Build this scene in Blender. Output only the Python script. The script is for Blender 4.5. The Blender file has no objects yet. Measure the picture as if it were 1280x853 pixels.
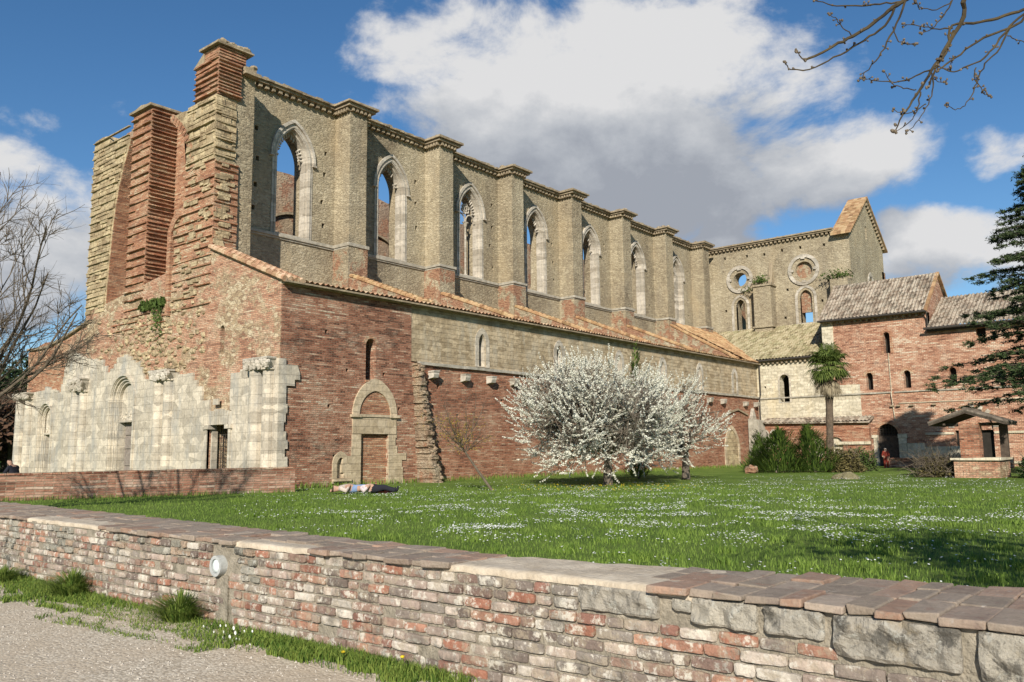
import bpy, bmesh, math, random
from mathutils import Vector, Matrix, noise
from mathutils.geometry import tessellate_polygon
R_ = math.radians
PI = math.pi
random.seed(7)
rnd = random.random
def uni(a, b): return a + (b - a) * random.random()

# ------------------------------------------------------------------ camera
scene = bpy.context.scene
CAMP = Vector((0.0, 0.0, 1.3))
FW = Vector((0.76335006, 0.63246921, 0.13145103))
RT = Vector((0.6390755, -0.76906741, -0.01085475))
UP = Vector((-0.09422941, -0.09229311, 0.99126323))
FPX = 1043.56
cam_d = bpy.data.cameras.new('camera')
cam_d.lens = 29.35; cam_d.sensor_width = 36.0; cam_d.clip_end = 6000; cam_d.clip_start = 0.05
cam = bpy.data.objects.new('camera', cam_d)
scene.collection.objects.link(cam)
cam.matrix_world = Matrix(((RT.x, UP.x, -FW.x, CAMP.x), (RT.y, UP.y, -FW.y, CAMP.y), (RT.z, UP.z, -FW.z, CAMP.z), (0, 0, 0, 1)))
scene.camera = cam

def ray(u, v): return FW * FPX + RT * (u - 640) - UP * (v - 426.5)
def at(u, v, ax, val):
    d = ray(u, v); i = 'XYZ'.index(ax); t = (val - CAMP[i]) / d[i]
    return CAMP + d * t

# ------------------------------------------------------------------ world, sun, exposure
SUN_EL = R_(27.5)
sun_from = Vector((-0.84, -0.543, 0)).normalized()
world = bpy.data.worlds.new('World'); scene.world = world; world.use_nodes = True
scene.view_settings.view_transform = 'Standard'; scene.view_settings.look = 'None'
scene.view_settings.gamma = 1; scene.view_settings.use_curve_mapping = False
scene.view_settings.exposure = 0.40
SKY_STRENGTH = 0.084
sun_d = bpy.data.lights.new('sun', 'SUN'); sun_d.energy = 5.0; sun_d.angle = R_(0.5); sun_d.color = (1.0, 0.93, 0.80)
sun = bpy.data.objects.new('sun', sun_d); scene.collection.objects.link(sun)
sdir = (sun_from * math.cos(SUN_EL) + Vector((0, 0, math.sin(SUN_EL)))).normalized()
sun.rotation_euler = sdir.to_track_quat('Z', 'Y').to_euler(); sun.location = sdir * 60

class NT:
    def __init__(s, tree): s.t = tree; s.n = tree.nodes; s.l = tree.links
    def new(s, typ, **kw):
        nd = s.n.new(typ)
        for k, v in kw.items(): setattr(nd, k, v)
        return nd
    def put(s, sock, v):
        if hasattr(v, 'is_output') or isinstance(v, bpy.types.NodeSocket): s.l.new(v, sock)
        else:
            if isinstance(v, (tuple, list)) and len(v) == 3 and sock.type == 'RGBA': v = (*v, 1)
            sock.default_value = v
    def math(s, op, a, b=0.0, c=None, clamp=False):
        nd = s.new('ShaderNodeMath', operation=op, use_clamp=clamp)
        s.put(nd.inputs[0], a); s.put(nd.inputs[1], b)
        if c is not None: s.put(nd.inputs[2], c)
        return nd.outputs[0]
    def vmath(s, op, a, b=(0, 0, 0)):
        nd = s.new('ShaderNodeVectorMath', operation=op); s.put(nd.inputs[0], a); s.put(nd.inputs[1], b); return nd.outputs[0]
    def vscale(s, a, f):
        nd = s.new('ShaderNodeVectorMath', operation='SCALE'); s.put(nd.inputs[0], a); s.put(nd.inputs['Scale'], f); return nd.outputs[0]
    def comb(s, x, y, z=0.0):
        nd = s.new('ShaderNodeCombineXYZ'); s.put(nd.inputs[0], x); s.put(nd.inputs[1], y); s.put(nd.inputs[2], z); return nd.outputs[0]
    def sep(s, v):
        nd = s.new('ShaderNodeSeparateXYZ'); s.put(nd.inputs[0], v); return nd.outputs
    def noise(s, v, scale, detail=4, rough=0.55, dist=0.0, col=False):
        nd = s.new('ShaderNodeTexNoise'); s.put(nd.inputs['Vector'], v); nd.inputs['Scale'].default_value = scale
        nd.inputs['Detail'].default_value = detail; nd.inputs['Roughness'].default_value = rough; nd.inputs['Distortion'].default_value = dist
        return nd.outputs['Color' if col else 'Fac']
    def vor(s, v, scale, feature='F1', rnd_=1.0):
        nd = s.new('ShaderNodeTexVoronoi', feature=feature); s.put(nd.inputs['Vector'], v); nd.inputs['Scale'].default_value = scale
        nd.inputs['Randomness'].default_value = rnd_; return nd.outputs
    def ramp(s, f, stops):
        nd = s.new('ShaderNodeValToRGB'); s.put(nd.inputs[0], f); cr = nd.color_ramp
        while len(cr.elements) < len(stops): cr.elements.new(0.5)
        for e, (p, c) in zip(cr.elements, stops):
            e.position = p; e.color = (*c, 1) if isinstance(c, tuple) else (c, c, c, 1)
        return nd.outputs[0]
    def mix(s, f, a, b, mode='MIX'):
        nd = s.new('ShaderNodeMix', data_type='RGBA', blend_type=mode); s.put(nd.inputs[0], f); s.put(nd.inputs[6], a); s.put(nd.inputs[7], b)
        return nd.outputs[2]
    def rng(s, v, a, b, c=0.0, d=1.0):
        nd = s.new('ShaderNodeMapRange'); s.put(nd.inputs[0], v)
        for i, x in enumerate((a, b, c, d)): s.put(nd.inputs[i + 1], x)
        return nd.outputs[0]

def build_world():
    t = NT(world.node_tree); t.n.clear()
    # cloud density group: x = azimuth, y = elevation (radians)
    g = bpy.data.node_groups.new('cloud_density', 'ShaderNodeTree')
    g.interface.new_socket('Vec', in_out='INPUT', socket_type='NodeSocketVector')
    g.interface.new_socket('D', in_out='OUTPUT', socket_type='NodeSocketFloat')
    q = NT(g); gi = q.new('NodeGroupInput'); go = q.new('NodeGroupOutput')
    w = q.noise(gi.outputs[0], 5.0, 3, col=True)
    v2 = q.vmath('ADD', gi.outputs[0], q.vscale(q.vmath('SUBTRACT', w, (0.5, 0.5, 0.5)), 0.10))
    x, y, _ = q.sep(v2)
    blobs = [  # pixel centre and half size in the photograph's frame -> direction in the sky
        (560, 60, 105, 62, 1.0), (640, 90, 150, 100, 1), (760, 60, 120, 75, 1), (860, 90, 140, 100, 1), (960, 120, 110, 95, 1), (760, 190, 290, 95, 1.5), (860, 230, 160, 60, 1.4), (700, 150, 200, 90, 1.4), (980, 190, 120, 60, 1.3), (560, 130, 110, 50, .9),
        (1070, 205, 100, 60, 1), (930, 245, 160, 40, .95), (700, 230, 200, 50, 1), (900, 300, 70, 30, 1), (985, 300, 60, 20, .6), (620, 190, 140, 60, 1), (1000, 190, 150, 60, 1), (480, 110, 50, 30, .7), (840, 260, 200, 50, 1),
        (60, 300, 150, 110, 1), (60, 240, 110, 60, 1), (-150, 250, 160, 120, 1), (20, 380, 120, 40, .8), (62, 147, 34, 12, .25), (165, 128, 30, 26, .05),
        (1180, 320, 110, 60, 1), (1260, 330, 100, 60, 1), (1270, 180, 50, 34, .95), (1400, 250, 120, 120, 1), (1130, 290, 40, 20, .7),
        (-400, 60, 200, 120, 1)]
    acc = None
    for (u, v, ru, rv, s) in blobs:
        d = ray(u, v).normalized(); az = math.atan2(d.y, d.x); el = math.asin(d.z)
        dd = ray(u + ru, v).normalized(); ra = max(0.02, abs(math.atan2(dd.y, dd.x) - az)); de = ray(u, v - rv).normalized(); re = max(.01, abs(math.asin(de.z) - el))
        dx = q.math('DIVIDE', q.math('SUBTRACT', x, az), ra); dy = q.math('DIVIDE', q.math('SUBTRACT', y, el), re)
        r2 = q.math('ADD', q.math('MULTIPLY', dx, dx), q.math('MULTIPLY', dy, dy))
        b = q.math('MULTIPLY', q.math('SUBTRACT', 1.0, q.math('MULTIPLY', r2, 0.75)), s)
        acc = b if acc is None else q.math('SMOOTH_MAX', acc, b, 0.25)
    vv = q.vmath('MULTIPLY', gi.outputs[0], (1, 1.5, 1))
    f1 = q.noise(vv, 6.5, 7, 0.62, 0.2)
    dens = q.math('ADD', acc, q.math('MULTIPLY', q.math('SUBTRACT', f1, 0.5), 3.4))
    q.l.new(dens, go.inputs[0])
    tc = t.new('ShaderNodeTexCoord'); X, Y, Z = t.sep(tc.outputs['Generated'])
    az = t.math('ARCTAN2', Y, X); el = t.math('ARCSINE', Z)
    vec = t.comb(az, el)
    def dens_at(off):
        nd = t.new('ShaderNodeGroup'); nd.node_tree = g
        t.put(nd.inputs[0], t.vmath('ADD', vec, off)); return nd.outputs[0]
    d0 = dens_at((0, 0, 0)); d1 = dens_at((0.015, 0.055, 0)); d2 = dens_at((-.01, 0.16, 0))
    mask = t.rng(d0, 0.08, 0.85); mask = t.math('MULTIPLY', t.math('MULTIPLY', mask, mask), t.math('SUBTRACT', 3.0, t.math('MULTIPLY', mask, 2.0)))
    lit = t.math('SUBTRACT', d0, d1)
    lit2 = t.math('SUBTRACT', 0.56, t.math('MULTIPLY', d2, 0.55))
    tone = t.math('ADD', t.math('MULTIPLY', lit, 0.42), t.math('MULTIPLY', lit2, 0.75))
    tone = t.math('ADD', tone, t.math('MULTIPLY', t.math('SUBTRACT', t.noise(vec, 16, 5), .5), .35))
    ccol = t.ramp(tone, [(0.0, (0.265, 0.285, 0.325)), (0.3, (0.335, 0.355, 0.39)), (0.62, (0.42, 0.435, 0.46)), (1.0, (0.56, 0.56, 0.565))])
    sky = t.new('ShaderNodeTexSky', sky_type='NISHITA'); sky.sun_disc = False
    sky.sun_elevation = SUN_EL; sky.sun_rotation = math.atan2(sun_from.x, sun_from.y)
    sky.air_density = 1.0; sky.dust_density = 0.1; sky.ozone_density = 3.5
    hs = t.new('ShaderNodeHueSaturation'); hs.inputs['Saturation'].default_value = 1.18; t.l.new(sky.outputs[0], hs.inputs['Color'])
    skyc = t.vscale(hs.outputs[0], SKY_STRENGTH)
    col = t.mix(mask, skyc, ccol)
    bg = t.new('ShaderNodeBackground'); t.put(bg.inputs[0], col); bg.inputs[1].default_value = 1.0
    out = t.new('ShaderNodeOutputWorld'); t.l.new(bg.outputs[0], out.inputs[0])
build_world()
world.cycles.sampling_method = 'MANUAL'; world.cycles.sample_map_resolution = 512

# ------------------------------------------------------------------ object helpers
COL = scene.collection
def tag(o, label=None, cat=None, group=None, kind=None):
    if label: o['label'] = label
    if cat: o['category'] = cat
    if group: o['group'] = group
    if kind: o['kind'] = kind
    return o
def empty(name, loc, label=None, cat=None, group=None):
    o = bpy.data.objects.new(name, None); COL.objects.link(o); o.location = loc; o.empty_display_size = .3
    return tag(o, label, cat, group)

def root_loc(o):
    v = Vector((0, 0, 0))
    while o is not None: v += o.location; o = o.parent
    return v

class MB:
    """collects geometry in world coordinates; build() makes ONE mesh object"""
    def __init__(s): s.v = []; s.f = []; s.mi = []; s.c = []; s.cm = 0; s.cc = None
    def quad(s, *p):
        b = len(s.v); s.v += [tuple(q) for q in p]; s.f.append(tuple(range(b, b + len(p)))); s.mi.append(s.cm)
        if s.cc is not None: s.c.append(s.cc)
    def box(s, a, b, j=0.0):
        x0, y0, z0 = a; x1, y1, z1 = b
        P = [(x, y, z) for z in (z0, z1) for (x, y) in ((x0, y0), (x1, y0), (x1, y1), (x0, y1))]
        if j: P = [(p[0] + uni(-j, j), p[1] + uni(-j, j), p[2] + uni(-j, j)) for p in P]
        k = len(s.v); s.v += P
        for f in ((3, 2, 1, 0), (4, 5, 6, 7), (0, 1, 5, 4), (1, 2, 6, 5), (2, 3, 7, 6), (3, 0, 4, 7)):
            s.f.append(tuple(k + i for i in f)); s.mi.append(s.cm)
            if s.cc is not None: s.c.append(s.cc)
    def prism(s, outline, holes, O, U, V, D):
        """2D outline (with holes) in frame O,U,V extruded by vector D"""
        O = Vector(O); U = Vector(U); V = Vector(V); D = Vector(D)
        loops = [outline] + list(holes)
        flat = [p for lp in loops for p in lp]
        tris = tessellate_polygon([[Vector((p[0], p[1], 0)) for p in lp] for lp in loops])
        k = len(s.v); n = len(flat)
        for off in (Vector((0, 0, 0)), D):
            for p in flat: s.v.append(tuple(O + U * p[0] + V * p[1] + off))
        def add(f):
            s.f.append(f); s.mi.append(s.cm)
            if s.cc is not None: s.c.append(s.cc)
        for t in tris:
            add((k + t[0], k + t[1], k + t[2])); add((k + n + t[2], k + n + t[1], k + n + t[0]))
        b = k
        for lp in loops:
            m = len(lp)
            for i in range(m):
                j = (i + 1) % m; add((b + i, b + j, b + j + n, b + i + n))
            b += m
    def tube(s, pts, rad, n=6, cap=True):
        pts = [Vector(p) for p in pts]; k = len(s.v); m = len(pts)
        prev = None
        for i, p in enumerate(pts):
            d = (pts[min(i + 1, m - 1)] - pts[max(i - 1, 0)])
            if d.length < 1e-9: d = Vector((0, 0, 1))
            d.normalize()
            a = Vector((0, 0, 1)) if abs(d.z) < .9 else Vector((1, 0, 0))
            if prev is not None: a = prev
            x = d.cross(a); 
            if x.length < 1e-6: x = d.cross(Vector((1, 0, 0)))
            x.normalize(); y = x.cross(d); prev = y
            r = rad[i] if isinstance(rad, (list, tuple)) else rad
            for q in range(n):
                t = 2 * PI * q / n; s.v.append(tuple(p + x * (r * math.cos(t)) + y * (r * math.sin(t))))
        def add(f):
            s.f.append(f); s.mi.append(s.cm)
            if s.cc is not None: s.c.append(s.cc)
        for i in range(m - 1):
            for q in range(n):
                w = (q + 1) % n
                add((k + i * n + q, k + i * n + w, k + (i + 1) * n + w, k + (i + 1) * n + q))
        if cap and n > 2:
            add(tuple(k + q for q in range(n))[::-1]); add(tuple(k + (m - 1) * n + q for q in range(n)))
    def blob(s, c, r, j=.25, n=7, m=5):
        """rough lumpy stone/ball; r = (rx, ry, rz)"""
        k = len(s.v); sd = uni(0, 100)
        for i in range(m + 1):
            th = PI * i / m
            for q in range(n):
                ph = 2 * PI * q / n
                d = Vector((math.sin(th) * math.cos(ph), math.sin(th) * math.sin(ph), math.cos(th)))
                f = 1 + j * noise.noise(d * 1.7 + Vector((sd, 0, 0)))* 2
                s.v.append((c[0] + d.x * r[0] * f, c[1] + d.y * r[1] * f, c[2] + d.z * r[2] * f))
        for i in range(m):
            for q in range(n):
                w = (q + 1) % n
                s.f.append((k + i * n + q, k + (i + 1) * n + q, k + (i + 1) * n + w, k + i * n + w)); s.mi.append(s.cm)
                if s.cc is not None: s.c.append(s.cc)
    def build(s, name, mats, parent=None, smooth=False):
        off = root_loc(parent) if parent else Vector((0, 0, 0))
        me = bpy.data.meshes.new(name)
        if not parent and s.v:
            # origin at the base centre of the mesh
            xs = [p[0] for p in s.v]; ys = [p[1] for p in s.v]; zs = [p[2] for p in s.v]
            off = Vector(((min(xs) + max(xs)) / 2, (min(ys) + max(ys)) / 2, min(zs)))
        me.from_pydata([(p[0] - off.x, p[1] - off.y, p[2] - off.z) for p in s.v], [], s.f)
        if not isinstance(mats, (list, tuple)): mats = [mats]
        for m in mats: me.materials.append(m)
        if len(mats) > 1: me.polygons.foreach_set('material_index', s.mi)
        if s.c:
            at_ = me.color_attributes.new('col', 'FLOAT_COLOR', 'CORNER')
            buf = []
            for f, c in zip(s.f, s.c): buf += [c[0], c[1], c[2], 1.0] * len(f)
            at_.data.foreach_set('color', buf)
        if smooth: me.polygons.foreach_set('use_smooth', [True] * len(me.polygons))
        me.update()
        o = bpy.data.objects.new(name, me); COL.objects.link(o)
        if parent: o.parent = parent
        else: o.location = off
        return o

def lancet(cx, z0, zs, hw, ha, n=9, flat=False):
    """closed outline of an arched opening: jambs from z0 to spring zs, half width hw, arch height ha"""
    pts = [(cx - hw, z0), (cx + hw, z0), (cx + hw, zs)]
    if ha <= hw * 1.01:
        for i in range(1, n * 2): 
            t = PI * i / (2 * n); pts.append((cx + hw * math.cos(t), zs + ha * math.sin(t)))
    else:
        r = (hw * hw + ha * ha) / (2 * hw); tm = math.asin(ha / r)
        for i in range(1, n + 1):
            t = tm * i / n; pts.append((cx + hw - r + r * math.cos(t), zs + r * math.sin(t)))
        for i in range(n - 1, 0, -1):
            t = tm * i / n; pts.append((cx - hw + r - r * math.cos(t), zs + r * math.sin(t)))
    pts.append((cx - hw, zs))
    return pts
def circle(cx, cz, r, n=28): return [(cx + r * math.cos(2 * PI * i / n), cz + r * math.sin(2 * PI * i / n)) for i in range(n)]
def rect(a, b, c, d): return [(a, c), (b, c), (b, d), (a, d)]

XA, YA, ZA = Vector((1, 0, 0)), Vector((0, 1, 0)), Vector((0, 0, 1))
def wall_y(mb, outline, holes, y, depth):   # plane Y = y, coords (X, Z), thickness to +Y
    mb.prism(outline, holes, (0, y, 0), XA, ZA, YA * depth)
def wall_x(mb, outline, holes, x, depth):   # plane X = x, coords (Y, Z), thickness to +X
    mb.prism(outline, holes, (x, 0, 0), YA, ZA, XA * depth)

# ------------------------------------------------------------------ materials
def new_mat(name):
    m = bpy.data.materials.new(name); m.use_nodes = True; t = NT(m.node_tree); t.n.clear()
    out = t.new('ShaderNodeOutputMaterial'); b = t.new('ShaderNodeBsdfPrincipled'); t.l.new(b.outputs[0], out.inputs[0])
    b.inputs['Roughness'].default_value = 0.9; b.inputs['Specular IOR Level'].default_value = 0.2
    return m, t, b
def finish(t, b, col, height=None, dist=0.03, strength=1.0, rough=None):
    t.put(b.inputs['Base Color'], col)
    if rough is not None: t.put(b.inputs['Roughness'], rough)
    if height is not None:
        bp = t.new('ShaderNodeBump'); bp.inputs['Distance'].default_value = dist; bp.inputs['Strength'].default_value = strength
        t.put(bp.inputs['Height'], height); t.l.new(bp.outputs[0], b.inputs['Normal'])
def wallvec(t):
    g = t.new('ShaderNodeNewGeometry'); x, y, z = t.sep(g.outputs['Position'])
    return g.outputs['Position'], t.comb(t.math('ADD', x, y), z, 0.0), z
def bricktex(t, vec, w, h, mort, c1=(0, 0, 0), c2=(1, 1, 1), cm=(.5, .5, .5), smooth=0.2):
    nd = t.new('ShaderNodeTexBrick'); t.put(nd.inputs['Vector'], vec)
    for k, v in (('Scale', 1.0), ('Brick Width', w), ('Row Height', h), ('Mortar Size', mort), ('Mortar Smooth', smooth), ('Bias', 0.0)): nd.inputs[k].default_value = v
    t.put(nd.inputs['Color1'], c1); t.put(nd.inputs['Color2'], c2); t.put(nd.inputs['Mortar'], cm)
    return nd.outputs
def warp(t, vec, pos, amt, scale):
    n = t.noise(pos, scale, 2, col=True)
    return t.vmath('ADD', vec, t.vmath('MULTIPLY', t.vmath('SUBTRACT', n, (.5, .5, .5)), amt))

def mat_brick(name, dark=(.10, .04, .028), mid=(.27, .10, .055), light=(.38, .175, .10), pale=(.47, .35, .24), pale_amt=.35, rub=0.0, bw=.24, bh=.075):
    m, t, b = new_mat(name); pos, wv, z = wallvec(t)
    v = warp(t, wv, pos, (.05, .045, 0), 1.1)
    br = bricktex(t, v, bw, bh, .012)
    sx, sy, _ = t.sep(v)
    row = t.math('FLOOR', t.math('DIVIDE', sy, bh)); colm = t.math('FLOOR', t.math('ADD', t.math('DIVIDE', sx, bw), t.math('MULTIPLY', row, .5)))
    wn = t.new('ShaderNodeTexWhiteNoise', noise_dimensions='2D'); t.put(wn.inputs['Vector'], t.comb(colm, row)); cv = wn.outputs['Value']
    rw = t.noise(t.comb(t.math('MULTIPLY', sx, .55), t.math('MULTIPLY', row, 7.31)), 1.0, 2, .5)
    big = t.noise(pos, .4, 6, .65)
    f = t.math('ADD', t.math('MULTIPLY', cv, .26), t.math('MULTIPLY', rw, .78))
    f = t.math('ADD', f, t.math('MULTIPLY', t.math('SUBTRACT', big, .5), .6)); f = t.math('MULTIPLY_ADD', t.math('SUBTRACT', f, .5), 1.55, .53)
    col = t.ramp(f, [(.22, dark), (.48, mid), (.74, light), (.98, pale)])
    pl = t.rng(t.noise(t.vmath('MULTIPLY', pos, (1, 1, 1.3)), .7, 7, .72), .50, .66, 0, pale_amt)
    fine = t.noise(t.vmath('MULTIPLY', pos, (1.4, 1.4, 6)), 4, 4, .7)
    pl = t.math('MULTIPLY', pl, t.rng(fine, .42, .56))
    col = t.mix(pl, col, pale)
    col = t.mix(t.math('MULTIPLY', br['Fac'], .7), col, t.mix(big, (.16, .12, .085), (.34, .27, .19)))
    dk = t.rng(t.noise(t.vmath('MULTIPLY', pos, (1.2, 1.2, 9)), 1.3, 5, .75), .56, .70, 0, .7)
    col = t.mix(dk, col, (.055, .032, .024))
    if rub > 0:   # patches of yellow rubble stone
        vs = t.vmath('MULTIPLY', warp(t, wv, pos, (.25, .15, 0), 2.5), (4.2, 8.5, 1))
        sv = t.sep(t.vor(vs, 1.0)['Color'])[0]
        scol = t.ramp(t.math('ADD', t.math('MULTIPLY', sv, .6), t.math('MULTIPLY', t.noise(pos, 5, 5, .7), .5)), [(.15, (.24, .16, .10)), (.5, (.44, .33, .21)), (.85, (.60, .50, .35))])
        edge = t.vor(vs, 1.0, 'DISTANCE_TO_EDGE')['Distance']
        scol = t.mix(t.rng(edge, .0, .10, .7, 0), scol, (.12, .08, .055))
        msk = t.rng(t.noise(t.vmath('MULTIPLY', pos, (1, 1, 1.6)), .55, 8, .78), .5 - rub * .12, .56 - rub * .12)
        col = t.mix(msk, col, scol)
    h = t.math('ADD', t.math('MULTIPLY', t.math('SUBTRACT', 1.0, br['Fac']), .6), t.math('ADD', t.math('MULTIPLY', cv, .6), t.math('MULTIPLY', t.noise(pos, 9, 5, .7), 1.0)))
    finish(t, b, col, h, .045, 1.0); return m

def mat_rubble(name, c=((.15, .118, .08), (.29, .24, .165), (.41, .35, .245), (.57, .50, .375)), sx=4.2, sz=9.0, brickpatch=0.0, lich=.4):
    m, t, b = new_mat(name); pos, wv, z = wallvec(t)
    v = warp(t, warp(t, wv, pos, (.14, .09, 0), 1.3), pos, (.10, .06, 0), 5)
    vs = t.vmath('MULTIPLY', v, (sx, sz, 1))
    vo = t.vor(vs, 1.0, 'F1', .8); cv = t.sep(vo['Color'])[0]
    ed = t.vor(vs, 1.0, 'DISTANCE_TO_EDGE', .8)['Distance']
    big = t.noise(pos, .3, 6, .65); fine = t.noise(t.vmath('MULTIPLY', pos, (1, 1, 1.6)), 5, 6, .75)
    vb = t.noise(t.vmath('MULTIPLY', pos, (.35, .35, .06)), 1.0, 4, .6); f = t.math('ADD', t.math('MULTIPLY', cv, .24), t.math('ADD', t.math('MULTIPLY_ADD', big, .75, -.12), t.math('MULTIPLY', t.math('SUBTRACT', vb, .45), 1.1))); f = t.math('ADD', f, t.math('MULTIPLY', t.math('SUBTRACT', fine, .44), 1.0))
    col = t.ramp(f, [(.12, c[0]), (.40, c[1]), (.68, c[2]), (1.0, c[3])])
    gap = t.math('MULTIPLY', t.rng(ed, .0, .10, .34, 0), t.rng(t.noise(pos, 2.2, 3), .35, .6))
    col = t.mix(gap, col, (c[0][0] * .6, c[0][1] * .6, c[0][2] * .6))
    gl = t.rng(t.noise(t.vmath('MULTIPLY', pos, (1.3, 1.3, .4)), .7, 6, .7), .5, .68, 0, lich)
    col = t.mix(gl, col, (.23, .20, .155))
    warm = t.rng(t.noise(t.vmath('MULTIPLY', pos, (1, 1, .6)), .45, 5, .6), .52, .68, 0, .45)
    col = t.mix(warm, col, (.43, .34, .215))
    if brickpatch > 0:
        bb = t.ramp(t.noise(t.vmath('MULTIPLY', wv, (3, 14, 1)), 1, 4), [(.3, (.13, .06, .04)), (.5, (.29, .145, .09)), (.7, (.40, .26, .16))])
        col = t.mix(t.rng(t.noise(pos, 1.1, 6, .75), .60 - brickpatch * .13, .66 - brickpatch * .13, 0, .9), col, bb)
    dk = t.rng(t.noise(pos, 3.4, 6, .75), .60, .70, 0, .7); col = t.mix(dk, col, (.05, .04, .028))
    h = t.math('ADD', t.math('MULTIPLY', t.math('MINIMUM', t.math('MULTIPLY', ed, 6), 1.0), .5), t.math('ADD', t.math('MULTIPLY', cv, .5), t.math('MULTIPLY', fine, 1.4)))
    finish(t, b, col, h, .032, 1.0); return m

def mat_ashlar(name, c1, c2, w=.7, h_=.32, mort=(.3, .26, .2), stain=(.30, .29, .26), st=.5, bump=.03):
    m, t, b = new_mat(name); pos, wv, z = wallvec(t)
    v = warp(t, wv, pos, (.03, .02, 0), 1.5)
    br = bricktex(t, v, w, h_, .008)
    cv = t.sep(t.vor(t.vmath('MULTIPLY', v, (1 / w, 1 / h_, 1)), 1.0)['Color'])
    f = t.math('ADD', t.math('MULTIPLY', cv[0], .6), t.math('MULTIPLY', t.noise(pos, 2.2, 5, .7), .5))
    col = t.mix(t.rng(f, .3, .8), c1, c2)
    col = t.mix(t.math('MULTIPLY', t.math('MULTIPLY', br['Fac'], .6), t.rng(t.noise(pos, 1.7, 3), .35, .6)), col, mort); col = t.mix(1.0, col, t.ramp(t.noise(pos, 6, 6, .75), [(.3, .72), (.68, 1.18)]), 'MULTIPLY')
    s = t.rng(t.noise(t.vmath('MULTIPLY', pos, (1.6, 1.6, .45)), 1.1, 6, .7), .48, .66, 0, st)
    col = t.mix(s, col, stain)
    hh = t.math('ADD', t.math('SUBTRACT', 1, br['Fac']), t.math('MULTIPLY', t.noise(pos, 8, 5), .6))
    finish(t, b, col, hh, bump); return m

def mat_plain(name, c1, c2, scale=4, bump=.02, rough=.9, hscale=None, spec=.2):
    m, t, b = new_mat(name); g = t.new('ShaderNodeNewGeometry')
    n = t.noise(g.outputs['Position'], scale, 6, .65)
    finish(t, b, t.mix(t.rng(n, .3, .7), c1, c2), t.noise(g.outputs['Position'], hscale or scale * 2.5, 5), bump, 1, rough)
    b.inputs['Specular IOR Level'].default_value = spec
    return m
def mat_attr(name, bump=.012, spots=None, scale=9, rough=.92, trans=0):
    m, t, b = new_mat(name); a = t.new('ShaderNodeAttribute', attribute_name='col'); g = t.new('ShaderNodeNewGeometry'); pos = g.outputs['Position']
    col = a.outputs['Color']
    n = t.noise(pos, scale, 6, .7)
    col = t.mix(1.0, col, t.ramp(n, [(.3, .72), (.7, 1.22)]), 'MULTIPLY')
    if spots:
        for (sc, lo, hi, c, amt) in spots: col = t.mix(t.rng(t.noise(pos, sc, 7, .72), lo, hi, 0, amt), col, c)
    finish(t, b, col, t.noise(pos, scale * 3, 7, .7), bump, 1, rough); return m
def mat_tiles(name, stops, along='x', pu=.26, pv=.34, lich=((.30, .27, .20), .5)):
    m, t, b = new_mat(name); g = t.new('ShaderNodeNewGeometry'); pos = g.outputs['Position']; x, y, z = t.sep(pos)
    a, c = (x, y) if along == 'x' else (y, x)
    ca = t.math('FLOOR', t.math('DIVIDE', a, pu)); cc = t.math('FLOOR', t.math('DIVIDE', c, pv))
    wn = t.new('ShaderNodeTexWhiteNoise', noise_dimensions='2D'); t.put(wn.inputs['Vector'], t.comb(ca, cc))
    f = t.math('ADD', t.math('MULTIPLY', wn.outputs['Value'], .6), t.math('MULTIPLY', t.noise(pos, 1.2, 5, .7), .5))
    col = t.ramp(f, stops)
    l = t.rng(t.noise(pos, 1.9, 7, .75), .45, .62, 0, lich[1])
    col = t.mix(l, col, lich[0])
    finish(t, b, col, t.noise(pos, 12, 4), .02); return m

M = {}
M['brick'] = mat_brick('old_red_brick', (.13, .045, .028), (.33, .125, .07), (.44, .215, .135), (.54, .39, .27), pale_amt=.65)
M['brick_dark'] = mat_brick('weathered_dark_brick', (.085, .032, .022), (.27, .105, .063), (.42, .215, .14), (.54, .43, .32), .7)
M['brick_front'] = mat_brick('west_front_brick', (.19, .075, .045), (.37, .16, .09), (.48, .26, .155), (.56, .45, .31), .7)
M['brick_rubble'] = mat_brick('brick_and_rubble', (.22, .10, .065), (.44, .22, .14), (.54, .32, .21), (.60, .48, .35), .75, rub=.12)
M['brick_wing'] = mat_brick('pale_brick', (.20, .09, .06), (.40, .195, .125), (.53, .315, .215), (.62, .50, .38), .85, bh=.10)
M['rubble'] = mat_rubble('clerestory_stone')
M['rubble_base'] = mat_rubble('buttress_foot_masonry', brickpatch=1.0)
M['coarse'] = mat_ashlar('coarse_coursed_stone', (.27, .20, .12), (.50, .40, .25), .5, .30, (.15, .10, .065), (.27, .22, .15), .5, .09)
M['aislestone'] = mat_ashlar('aisle_ashlar', (.28, .215, .135), (.47, .375, .25), .42, .22, (.17, .13, .08), (.44, .40, .32), .5, .05)
M['marble'] = mat_ashlar('travertine_facing', (.36, .315, .25), (.57, .50, .40), .62, .36, (.28, .25, .20), (.29, .285, .265), .75, .025)
M['frame'] = mat_ashlar('grey_marble_surround', (.33, .29, .235), (.52, .47, .40), 2.0, .38, (.25, .22, .18), (.27, .25, .21), .6, .03)
M['white_stone'] = mat_ashlar('cream_ashlar', (.42, .37, .275), (.60, .54, .42), .5, .22, (.36, .31, .22), (.55, .46, .30), .5, .02)
M['portal_stone'] = mat_ashlar('portal_stone', (.38, .30, .20), (.54, .44, .31), .45, .30, (.26, .20, .13), (.27, .23, .18), .5, .03)
M['string'] = mat_plain('string_course_stone', (.22, .20, .16), (.46, .42, .35), 3)
M['cornice'] = mat_plain('cornice_stone', (.17, .13, .09), (.38, .31, .21), 2.5, .04)
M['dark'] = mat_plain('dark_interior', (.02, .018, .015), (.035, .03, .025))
M['wood'] = mat_plain('weathered_grey_door_wood', (.16, .135, .115), (.28, .24, .21), 6)
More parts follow.
